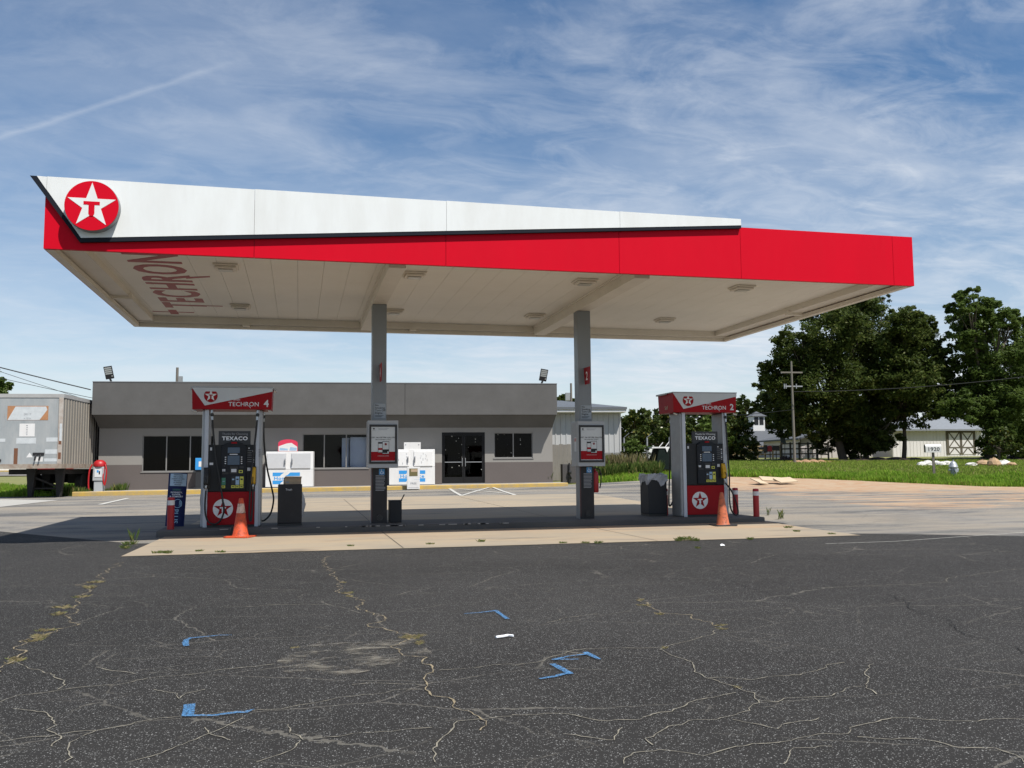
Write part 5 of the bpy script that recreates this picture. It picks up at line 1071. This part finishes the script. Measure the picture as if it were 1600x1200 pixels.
for i, (px, r) in enumerate(((1438, .30), (1448, .40), (1463, .36), (1470, .30), (1478, .34), (1486, .28))):
    g = groundD(px, 60+i % 3*.6); o = stone(r, i).build('pale_stone', ROCK, smooth=False); o.location = g; tag(o, 'rounded pale stone in the row on the lawn behind the mailbox', 'stone', GR)
GL_ = 'split logs and slabs on the lawn'
for i, (px, w_, h_, m_) in enumerate(((1516, .75, .16, ROCK), (1535, .85, .34, LOG), (1552, .8, .5, LOG), (1567, .9, .30, ROCK), (1580, .6, .18, LOG))):
    g = groundD(px, 58+i % 2); o = stone(w_*.5, 40+i, h_/w_*1.6).build('log_slab', m_); o.location = g; tag(o, 'rough slab in the low heap at the far right of the lawn', 'slab', GL_)
g = onground(1207, 757); fl_ = thing('flattened_carton', 'flattened brown cartons lying on the dirt behind pump 2', 'cardboard', g, BRZ)
for (x, y, w_, d_, z, a, tl_) in ((-.55, 0, .45, .6, .06, .3, .1), (.1, .3, .9, .5, .14, -.1, .07), (.55, 0, .8, .55, .10, .2, -.05)):
    b = MB(); b.box(-w_/2, w_/2, -d_/2, d_/2, 0, .03, 0, Matrix.Translation((x, y, z+.06)) @ Matrix.Rotation(a, 4, 'Z') @ Matrix.Rotation(.30, 4, 'X') @ Matrix.Rotation(tl_, 4, 'Y')); b.build('carton_sheet', plain('sunbleached_card', (.50, .40, .27), .8, dirt=.15), fl_)
# mulch under the big trees, red clay by the pole
def blob(name, mat, px0, px1, D0, D1, h, dz=.02):
    vs = []; nu, nv = 30, 8
    for j in range(nv+1):
        for i in range(nu+1):
            px = px0+(px1-px0)*i/nu; D = D0+(D1-D0)*j/nv; p = groundD(px, D); e = math.sin(math.pi*i/nu)*math.sin(math.pi*j/nv); vs.append((p[0], p[1], p[2]-.05+dz*e+h*e*(.6+.4*math.sin(i*1.3+j))))
    m = MB(); m.add(vs, [(j*(nu+1)+i, j*(nu+1)+i+1, (j+1)*(nu+1)+i+1, (j+1)*(nu+1)+i) for j in range(nv) for i in range(nu)]); return tag(m.build(name, mat, smooth=True), kind='structure')
blob('mulch_bed', MULCH, 1290, 1480, 82, 90, .35); blob('mulch_bed', MULCH, 1500, 1640, 84, 92, .4); blob('clay_mound', DIRTM, 1225, 1305, 74, 86, .25); blob('mulch_bed', MULCH, 1212, 1240, 86, 88, .6)
# far road and low shop beyond the trailer
p0, p1, p2, p3 = XY(-70, 80), XY(-20, 80), XY(-20, 112), XY(-70, 112)
sheet('road', LOTM, lerp(p0, p1), lerp(p3, p2), 20, 8, .02, attr=lambda x, y: .1)
g = groundD(40, 118); fs_ = thing('far_low_building', 'low white building with red trim glimpsed beneath the trailer', 'building', g, BRZ)
b = MB(); b.box(-12, 6, 0, 8, -.2, 2.6, 0); b.build('wall', [ICEW], fs_); b = MB(); b.box(.5, 6, -.05, -.001, .15, .9, 0); b.box(-12, 6, -.3, -.001, -.2, .12, 1); b.build('trim', [BOLR, YELK], fs_)
# ---------------------------------------------------------------- vegetation
def np_mesh(name, V, nper, mat, loc=(0, 0, 0)):
    n = len(V)//nper; me = bpy.data.meshes.new(name); me.vertices.add(len(V)); me.vertices.foreach_set('co', np.ascontiguousarray(V, np.float32).ravel())
    me.loops.add(len(V)); me.loops.foreach_set('vertex_index', np.arange(len(V), dtype=np.int32)); me.polygons.add(n)
    me.polygons.foreach_set('loop_start', np.arange(0, len(V), nper, dtype=np.int32)); me.polygons.foreach_set('loop_total', np.full(n, nper, np.int32))
    for m in (mat if isinstance(mat, list) else [mat]): me.materials.append(m)
    me.update(calc_edges=True); me.validate(); o = bpy.data.objects.new(name, me); COL.objects.link(o); o.location = tuple(map(float, loc)); return o
def unit(n): v = RNG.normal(size=(n, 3)); return v/np.linalg.norm(v, axis=1)[:, None]
def leaves(blobs, clump_k, per, size, up=.35, clr=.27, shell=.38):
    """leaf quads gathered in clumps near the skin of several rounded limb masses"""
    C, Rr = [], []
    for c, r in blobs:
        k = max(4, int(clump_k*r*r)); d = unit(k); d[:, 2] = d[:, 2]*.9+.05; q = r*(shell+(1.08-shell)*RNG.random(k)**.6)
        q *= 1+.20*np.sin(d[:, 0]*5+c[0])*np.cos(d[:, 2]*6+c[1]); C.append(np.array(c)+d*q[:, None]); Rr.append(np.full(k, r*clr)*(.7+.7*RNG.random(k))+.12)
    C = np.concatenate(C); Rr = np.concatenate(Rr); k = len(C); n = k*per; ci = np.repeat(np.arange(k), per)
    off = unit(n)*(RNG.random(n)**.5)[:, None]*Rr[ci][:, None]; off[:, 2] *= .62; P = C[ci]+off
    nr = unit(n); nr[:, 2] = np.abs(nr[:, 2])+up; nr /= np.linalg.norm(nr, axis=1)[:, None]
    a = np.cross(nr, unit(n)); a /= np.linalg.norm(a, axis=1)[:, None]+1e-9; b = np.cross(nr, a); s = size*(.55+.9*RNG.random(n))[:, None]
    V = np.empty((n, 4, 3)); V[:, 0] = P-a*s; V[:, 1] = P-b*s*.55; V[:, 2] = P+a*s; V[:, 3] = P+b*s*.55; V[:, 2, 2] -= .15*s[:, 0]
    return V.reshape(-1, 3)
def limb_mesh(base, blobs, r0, fork=.45):
    m = MB(); base = Vector(base); cs = [Vector(map(float, c)) for c, r in blobs]; top = max(cs, key=lambda c: c.z); ctr = sum(cs, Vector())/len(cs)
    tp = Vector((base.x*.3+ctr.x*.7, base.y*.3+ctr.y*.7, base.z+(ctr.z-base.z)*1.05)); fk = base+(tp-base)*fork
    m.tube(crv([base-Vector((0, 0, .3)), base+(fk-base)*.5+Vector((random.uniform(-.2, .2), 0, 0)), fk, tp, top], 4), [r0*1.35]+[r0*(1-.85*i/16) for i in range(16)], 10)
    for c, (cc, r) in zip(cs, blobs):
        t = random.uniform(0, .9); a = fk+(tp-fk)*t; mid = (a+c)/2+Vector((random.uniform(-.4, .4), random.uniform(-.4, .4), -.08*(c-a).length))
        k = crv([a, mid, c], 4); m.tube(k, [r0*.42*(1-.8*i/(len(k)-1)) for i in range(len(k))], 6)
        for _ in range(3):
            d = unit(1)[0]*float(r)*.9; k = crv([mid, (mid+c)/2+Vector(d)*.3, c+Vector(d)], 3); m.tube(k, [r0*.16*(1-.85*i/(len(k)-1)) for i in range(len(k))], 5)
    return m
def tree(name, label, px, D, blobs, mat, r0, ck=11, per=80, size=.145, group=None, cat='tree', flowers=0, depth=.75, **kw):
    g = groundD(px, D); W = D/1416; bb = []
    for i, (bx, by, br) in enumerate(blobs):
        dd = ((i*.618) % 1-.5)*2*depth*min(5., (max(b[2] for b in blobs)*W)*1.4); p = dep(bx, by, D+dd); bb.append((p-g, br*W*.97))
    sat = []
    for c, r in bb:
        for _ in range(4):
            d = unit(1)[0]; d[2] = abs(d[2])*.8-.15; sat.append((np.array(c)+d*r*1.12, r*float(RNG.uniform(.22, .40))))
    t = thing(name, label, cat, g, 0, group); o = np_mesh('crown', leaves(bb+(sat if br > 9 else []), ck, per, size, **kw), 4, mat); o.parent = t
    limb_mesh((0, 0, 0), bb, r0).build('trunk', BARK, t, smooth=True)
    if flowers:
        f = np_mesh('blossom', leaves(bb, flowers, 2, .10, shell=.95), 4, MAGF); f.parent = o
    return t
GT = 'big trees on the lawn at the right'
tree('oak_tree', 'broad dark oak with low boughs hanging over the grey house roof', 1318, 88,
     [(1300,520,46),(1255,555,40),(1215,580,26),(1340,505,42),(1350,560,50),(1290,600,55),(1235,625,34),(1195,590,12),(1224,655,18),(1310,650,45),(1262,672,26),(1345,620,45),(1285,490,26),(1235,535,22),(1330,690,24),(1345,480,22),(1290,688,24),(1352,700,20),(1250,650,28),(1225,668,20),(1335,655,36),(1372,672,28),(1195,600,14),(1240,600,40)], OAK, .42, group=GT)
tree('pine_tree', 'tall pine whose feathery top shows just under the canopy corner', 1352, 94, [(1365,478,20),(1340,492,24),(1320,505,22),(1375,505,24),(1350,530,34),(1345,580,34),(1382,468,9)], PINEL, .30, ck=11, per=40, size=.14, group=GT)
tree('oak_tree', 'middle lawn tree with a slim trunk before the white barn wall', 1411, 86,
     [(1410,505,28),(1438,508,20),(1395,545,40),(1435,550,36),(1455,575,26),(1420,600,45),(1380,615,40),(1455,620,28),(1360,650,36),(1395,655,28),(1440,645,22),(1340,672,26),(1365,690,20),(1418,497,14),(1447,520,14),(1462,600,14),(1405,620,40),(1440,595,34),(1395,585,34),(1462,580,20),(1390,690,18),(1340,700,20),(1425,530,34),(1472,585,16),(1470,625,20),(1465,555,14)], OAK, .22, group=GT)
tree('broadleaf_tree', 'tallest lawn tree with an open leafy top, rising right of the canopy', 1545, 84,
     [(1512,478,18),(1488,482,10),(1535,485,20),(1500,500,20),(1530,515,30),(1565,500,22),(1582,512,14),(1510,545,28),(1555,545,38),(1525,585,38),(1580,570,34),(1500,610,26),(1550,625,44),(1508,645,22),(1595,620,36),(1550,672,28),(1580,672,34),(1500,462,8),(1520,457,9),(1580,490,9),(1555,700,24),(1585,706,24),(1478,640,18),(1520,520,30),(1545,480,16),(1560,640,40),(1490,630,24),(1535,610,38)], BRIGHT, .40, group=GT)
tree('broadleaf_tree', 'tree cut by the right frame edge, next to the tallest lawn tree', 1612, 90, [(1605,512,22),(1630,530,40),(1605,555,30),(1640,600,60),(1605,610,30),(1615,660,44),(1585,690,22)], BRIGHT, .35, group=GT)
tree('evergreen_shrub', 'dense rounded evergreen between pump 2 and the white house', 1150, 92, [(1150,690,26),(1135,700,20),(1166,700,20),(1150,662,22),(1160,672,18),(1140,670,18),(1150,645,12),(1136,715,14),(1168,716,12)], DARKL, .15, ck=12, per=60, size=.15, group='shrubs behind pump 2')
GB = 'trees beyond the fence'
tree('magnolia_tree', 'dark magnolia dotted with pale blossoms, behind the chain-link fence', 1030, 72, [(1020,672,22),(1045,668,22),(1000,690,20),(1030,695,26),(1060,680,24),(1080,690,22),(1012,655,14),(1050,650,14)], DARKL, .2, ck=12, per=70, size=.13, group=GB, flowers=3)
tree('round_tree', 'round dark tree with its top just right of the shed roof', 992, 112, [(993,652,17),(980,668,20),(1005,668,18),(990,690,28),(970,690,18)], DARKL, .25, ck=8, per=36, size=.26, group=GB)
tree('round_tree', 'second rounded dark tree, between the shed and the valance of pump 2', 1022, 118, [(1022,653,13),(1035,663,13),(1015,668,16),(1030,685,24),(1050,665,18)], PINEL, .25, ck=8, per=36, size=.24, group=GB)
tree('yellow_green_tree', 'yellow-green tree seen between the pylons of pump 2', 1112, 80, [(1110,672,20),(1120,690,20),(1098,690,20),(1115,655,12)], BUSHL, .15, ck=12, per=36, size=.18, group=GB)
for i, (px, blobs, lab) in enumerate(((1100, [(1090,655,16),(1075,665,20),(1105,665,18),(1080,690,26)], 'far dark tree behind the valance of pump 2'), (1165, [(1165,632,12),(1150,645,14),(1180,640,14),(1165,665,24)], 'far dark tree just right of the valance of pump 2'), (1195, [(1195,622,12),(1205,635,14),(1185,650,18),(1205,665,22)], 'far pine behind the white cupola'), (1225, [(1222,610,14),(1235,625,20),(1215,640,18),(1240,655,24)], 'far tree behind the big oak'), (1050, [(1050,648,10),(1062,660,14),(1045,672,18)], 'far tree left of pump 2'), (1560, [(1500,640,30),(1540,650,36),(1590,650,36),(1630,640,40),(1480,650,20)], 'dark far wood edge at the right frame edge'))):
    tree('far_tree', lab, px, 145, blobs, PINEL, .25, ck=5, per=34, size=.34, group='far trees on the skyline')
tree('far_tree', 'small dark treetop above the shed roof, beside the right column', 880, 100, [(880,626,9),(870,632,10),(888,632,10)], OAK, .2, ck=10, size=.24, group='far trees on the skyline')
tree('broadleaf_tree', 'tree at the left frame edge with its crown above the trailer', -6, 62, [(-4,607,20),(-25,600,26),(-20,640,40),(10,604,8)], BRIGHT, .25, ck=9, group='trees by the trailer')
tree('vine_bush', 'bright vine-covered bush on the fence beside the metal shed', 993, 46.5, [(993,698,12),(982,702,10),(1004,703,9),(990,714,12),(1000,718,9)], BUSHL, .05, ck=70, per=34, size=.075, cat='bush')
tree('dark_bush', 'dark bush at the foot of the tallest lawn tree', 1560, 80, [(1552,697,14),(1570,690,18),(1590,698,16),(1545,703,8)], DARKL, .12, ck=10, cat='bush')

def blades(name, N_, region, h0, h1, w, mat, lean=.5, label=None, pat=None):
    """grass: bent three-point blades scattered over a stretch of ground"""
    X, Y = region(N_)
    Z = terr(X, Y); n = len(X); h = h0+(h1-h0)*RNG.random(n); 
    if pat is not None: h *= pat(X, Y)
    a = RNG.random(n)*6.283; dx, dy = np.cos(a), np.sin(a); l = lean*h*RNG.random(n); b = RNG.random(n)*6.283; wx, wy = np.cos(b)*w, np.sin(b)*w
    V = np.empty((n, 4, 3)); V[:, 0] = np.stack([X-wx, Y-wy, Z-.06], 1); V[:, 1] = np.stack([X+wx, Y+wy, Z-.06], 1)
    V[:, 2] = np.stack([X+dx*l*.4+wx*.6, Y+dy*l*.4+wy*.6, Z+h*.65], 1); V[:, 3] = np.stack([X+dx*l, Y+dy*l, Z+h], 1)
    o = np_mesh(name, V.reshape(-1, 3), 4, mat); tag(o, label, None, None, 'stuff'); return o
def reg(L0, L1, d0, d1, f=None, p=1.):
    def g(n):
        L = L0+(L1-L0)*RNG.random(n); t = RNG.random(n)**p; lo = np.array([f(x) for x in L]) if f else 0; D = lo+d0+(d1-d0)*t
        x = CAM[0]+L*LT[0]+D*AX[0]; y = CAM[1]+L*LT[1]+D*AX[1]; return x, y
    return g
wav = lambda X, Y: .65+.35*np.sin(X*1.3+np.sin(Y*.9)*2)*np.sin(Y*1.7+X*.4)+.15*np.sin(X*3.1)
blades('verge_grass', 70000, reg(9.5, 31, -.1, 5.2, dback, 1.1), .12, .32, .016, GRASSM, .6, 'tall bright grass along the verge at the right', wav)
blades('fence_grass', 24000, reg(3.3, 10, -.1, 6., dback, 1.), .10, .30, .014, GRASSM, .6, 'green grass between the lot and the chain-link fence', wav)
blades('lawn_grass', 60000, reg(5, 45, 4.5, 56, dback, 1.3), .03, .11, .04, LAWNM, .5, 'mown lawn behind the verge')
blades('trailer_grass', 50000, reg(-33, -16.2, -.1, 12, dback, 1.), .10, .34, .016, GRASSM, .6, 'green grass around and under the trailer', wav)
blades('corner_weeds', 5000, reg(-18.2, -16.0, -.2, 1.2, dback, 1.), .15, .60, .012, WEEDM, .5, 'weeds grown up around the vacuum machine', wav)
def wreg(n):
    px = RNG.normal(960, 26, n); D = 45.2+RNG.random(n)*2.2; L = (px-800)/1416*D; return CAM[0]+L*LT[0]+D*AX[0], CAM[1]+L*LT[1]+D*AX[1]
blades('tall_weeds', 3800, wreg, .4, 1.25, .010, DRYW, .35, 'tall brown dry weeds against the shed wall')
def wreg2(n):
    px = RNG.uniform(905, 1030, n); D = 44.2+RNG.random(n)*3; L = (px-800)/1416*D; return CAM[0]+L*LT[0]+D*AX[0], CAM[1]+L*LT[1]+D*AX[1]
blades('green_weeds', 9000, wreg2, .2, .8, .012, WEEDM, .5, 'green weeds along the chain-link fence')
# tufts in the paving
def tuft(n, h, spread, w, mat, flat_=1.):
    a = RNG.random(n)*6.283; r = spread*np.sqrt(RNG.random(n)); X = np.cos(a)*r; Y = np.sin(a)*r*.6; b = RNG.random(n)*6.283; hh = h*(.35+.65*RNG.random(n)); l = flat_*hh; wx, wy = np.cos(b)*w, np.sin(b)*w; c = RNG.random(n)*6.283
    V = np.empty((n, 4, 3)); z0 = np.zeros(n); V[:, 0] = np.stack([X-wx, Y-wy, z0], 1); V[:, 1] = np.stack([X+wx, Y+wy, z0], 1); V[:, 2] = np.stack([X+np.cos(c)*l*.5+wx*.5, Y+np.sin(c)*l*.5+wy*.5, hh*.7], 1); V[:, 3] = np.stack([X+np.cos(c)*l, Y+np.sin(c)*l, hh*.95], 1)
    return V.reshape(-1, 3)
protoD = [tuft(90, .028, .10, .0022, DRYG, 2.4) for _ in range(3)]; protoG = [tuft(110, .075, .13, .0028, WEEDM, .9) for _ in range(3)]; protoT = [tuft(22, .34, .06, .003, WEEDM, .35) for _ in range(2)]
def put(V, mat, spots, name, lab, group, meshes=None):
    cache = {}
    for i, (px, py, s) in enumerate(spots):
        k = i % len(V); p = onground(px, py)
        if k not in cache: o = np_mesh(name, V[k], 4, mat); cache[k] = o
        else: o = cache[k].copy(); COL.objects.link(o)
        o.location = (p[0], p[1], p[2]+.010); o.scale = (s, s, s); o.rotation_euler = (0, 0, i*1.9); tag(o, lab, 'grass tuft', group)
put(protoD, DRYG, [(a_, b_, c_*.62) for a_, b_, c_ in [(150,912,1.2),(140,920,1.3),(128,935,1.1),(100,952,1.3),(92,962,1.1),(72,988,1.0),(62,998,1.2),(55,1004,1.0),(25,1034,1.0),(20,1038,.8),(544,929,.9),(546,934,.7),(634,998,.8),(645,1000,.9),(655,1008,.8),(650,997,.9),(536,912,.6),(1000,940,.7),(1006,948,.8),(1030,962,.7),(1125,980,.7),(1128,985,.6),(1038,1015,.5),(1572,1187,.5),(1152,1077,.4),(460,1015,.5)]], 'dry_grass_tuft', 'flat straw-coloured grass tuft in a crack of the dark asphalt', 'dry grass tufts in the asphalt cracks')
put(protoG, WEEDM, [(a_, b_, c_*.75) for a_, b_, c_ in [(248,866,.8),(262,866,.9),(312,863,.6),(345,865,.7),(1060,846,.9),(1072,845,1.2),(1085,846,.9),(935,850,.8),(915,850,.6),(1172,844,.7),(880,850,.6),(548,855,.6),(203,852,1.1),(1300,836,.6),(1245,832,.7),(1232,826,.8),(195,858,.9),(752,848,.8),(672,852,.6),(1090,858,.5)]], 'green_weed_tuft', 'low green weed tuft along the edge of the concrete pad', 'green weed tufts along the pad edge')
put(protoT, WEEDM, [(208,848,.75),(1200,806,.6),(1218,812,.75),(1222,811,.6)], 'tall_weed', 'tall thin weed growing beside an end of the fuel island', 'tall weeds at the island ends')
put(protoT, WEEDM, [(852,757,1.6),(858,757,1.8),(846,757,1.2),(476,762,1.5),(484,762,1.9),(700,757,.6),(775,758,.7)], 'kerb_weed', 'weed growing along the yellow kerb in front of the shop', 'weeds along the yellow kerb')

# ---------------------------------------------------------------- sun and sky
sd = Vector((-.30, .54, -1)).normalized()
su = bpy.data.lights.new('sun', 'SUN'); su.energy = 5.; su.angle = R(.5); su.color = (1, .955, .89)
so_ = bpy.data.objects.new('sun', su); COL.objects.link(so_); so_.rotation_euler = sd.to_track_quat('-Z', 'Y').to_euler()
wd = bpy.data.worlds.new('World'); S.world = wd; wd.use_nodes = True; n = wd.node_tree.nodes; l = wd.node_tree.links; bg = n['Background']
sky = n.new('ShaderNodeTexSky'); sky.sky_type = 'NISHITA'; sky.sun_disc = False; sky.sun_elevation = math.asin(-sd.z); sky.sun_rotation = math.atan2(-sd.x, -sd.y); sky.air_density = 1.0; sky.dust_density = .25; sky.ozone_density = 1.6
tc_ = n.new('ShaderNodeTexCoord'); sp = n.new('ShaderNodeSeparateXYZ'); l.new(tc_.outputs['Generated'], sp.inputs[0])
zz = mth(n, l, 'ADD', mth(n, l, 'MAXIMUM', sp.outputs[2], 0.), .12); cb_ = n.new('ShaderNodeCombineXYZ'); l.new(mth(n, l, 'DIVIDE', sp.outputs[0], zz), cb_.inputs[0]); l.new(mth(n, l, 'DIVIDE', sp.outputs[1], zz), cb_.inputs[1])
def lay(scale, rot, sc, det, dist, lo, hi):
    mp = n.new('ShaderNodeMapping'); mp.inputs['Scale'].default_value = (*scale, 1); mp.inputs['Rotation'].default_value = (0, 0, rot); mp.inputs['Location'].default_value = (3.1, 1.7, 0); l.new(cb_.outputs[0], mp.inputs[0])
    r = ramp(n, [(lo, 0.), (hi, 1.)]); l.new(noise(n, l, mp.outputs[0], sc, det, .62, dist), r.inputs[0]); return r.outputs[0]
c1 = lay((.75, 1.0), .6, .75, 8, .25, .42, .70); c2 = lay((.75, 1.35), .55, 2.0, 12, .7, .44, .70); c3 = lay((.85, 1.2), -.35, 5.0, 12, .9, .46, .68)
def dotn(v):
    x = n.new('ShaderNodeVectorMath'); x.operation = 'DOT_PRODUCT'; l.new(tc_.outputs['Generated'], x.inputs[0]); x.inputs[1].default_value = v; return x.outputs['Value']
side = ramp(n, [(.30, .42), (.70, 1.)]); l.new(mth(n, l, 'MULTIPLY_ADD', dotn(Vector(RT)), .5), side.inputs[0]); side.inputs[0].links[0].from_node.inputs[2].default_value = .5
cl = mth(n, l, 'ADD', mth(n, l, 'MULTIPLY', c1, .50), mth(n, l, 'ADD', mth(n, l, 'MULTIPLY', c2, .36), mth(n, l, 'MULTIPLY', c3, .24)))
cl = mth(n, l, 'MULTIPLY', cl, side.outputs[0], True)
# thin contrail crossing the upper left of the sky
ra, rb_ = Vector(ray(0, 213)).normalized(), Vector(ray(400, 87)).normalized(); nn_ = ra.cross(rb_).normalized(); md = (ra+rb_*.35).normalized()
wob = mth(n, l, 'MULTIPLY', mth(n, l, 'SUBTRACT', c2, .5), .004); ds = mth(n, l, 'ABSOLUTE', mth(n, l, 'ADD', dotn(nn_), wob))
tr_ = ramp(n, [(0., 1.), (.0042, 0.)], 'EASE'); l.new(ds, tr_.inputs[0]); rg_ = ramp(n, [(.968, 0.), (.992, 1.)]); l.new(dotn(ra), rg_.inputs[0])
cl = mth(n, l, 'ADD', cl, mth(n, l, 'MULTIPLY', mth(n, l, 'MULTIPLY', tr_.outputs[0], rg_.outputs[0]), .17), True)
low = ramp(n, [(0., 1.), (.38, 0.)], 'EASE'); l.new(sp.outputs[2], low.inputs[0])
cl = mth(n, l, 'ADD', mth(n, l, 'MULTIPLY', cl, .92), mth(n, l, 'MULTIPLY', low.outputs[0], .46), True)
hs_ = n.new('ShaderNodeHueSaturation'); l.new(sky.outputs[0], hs_.inputs['Color']); hs_.inputs['Saturation'].default_value = 1.17; hs_.inputs['Value'].default_value = 1.3
SKY_S = .070
l.new(mix(n, l, cl, hs_.outputs[0], (9.0, 9.5, 10.2)), bg.inputs[0]); bg.inputs[1].default_value = SKY_S
S.view_settings.view_transform = 'Standard'; S.view_settings.look = 'None'; S.view_settings.exposure = .33; S.view_settings.gamma = 1
S.cycles.max_bounces = 8; S.cycles.transparent_max_bounces = 12; S.cycles.diffuse_bounces = 4
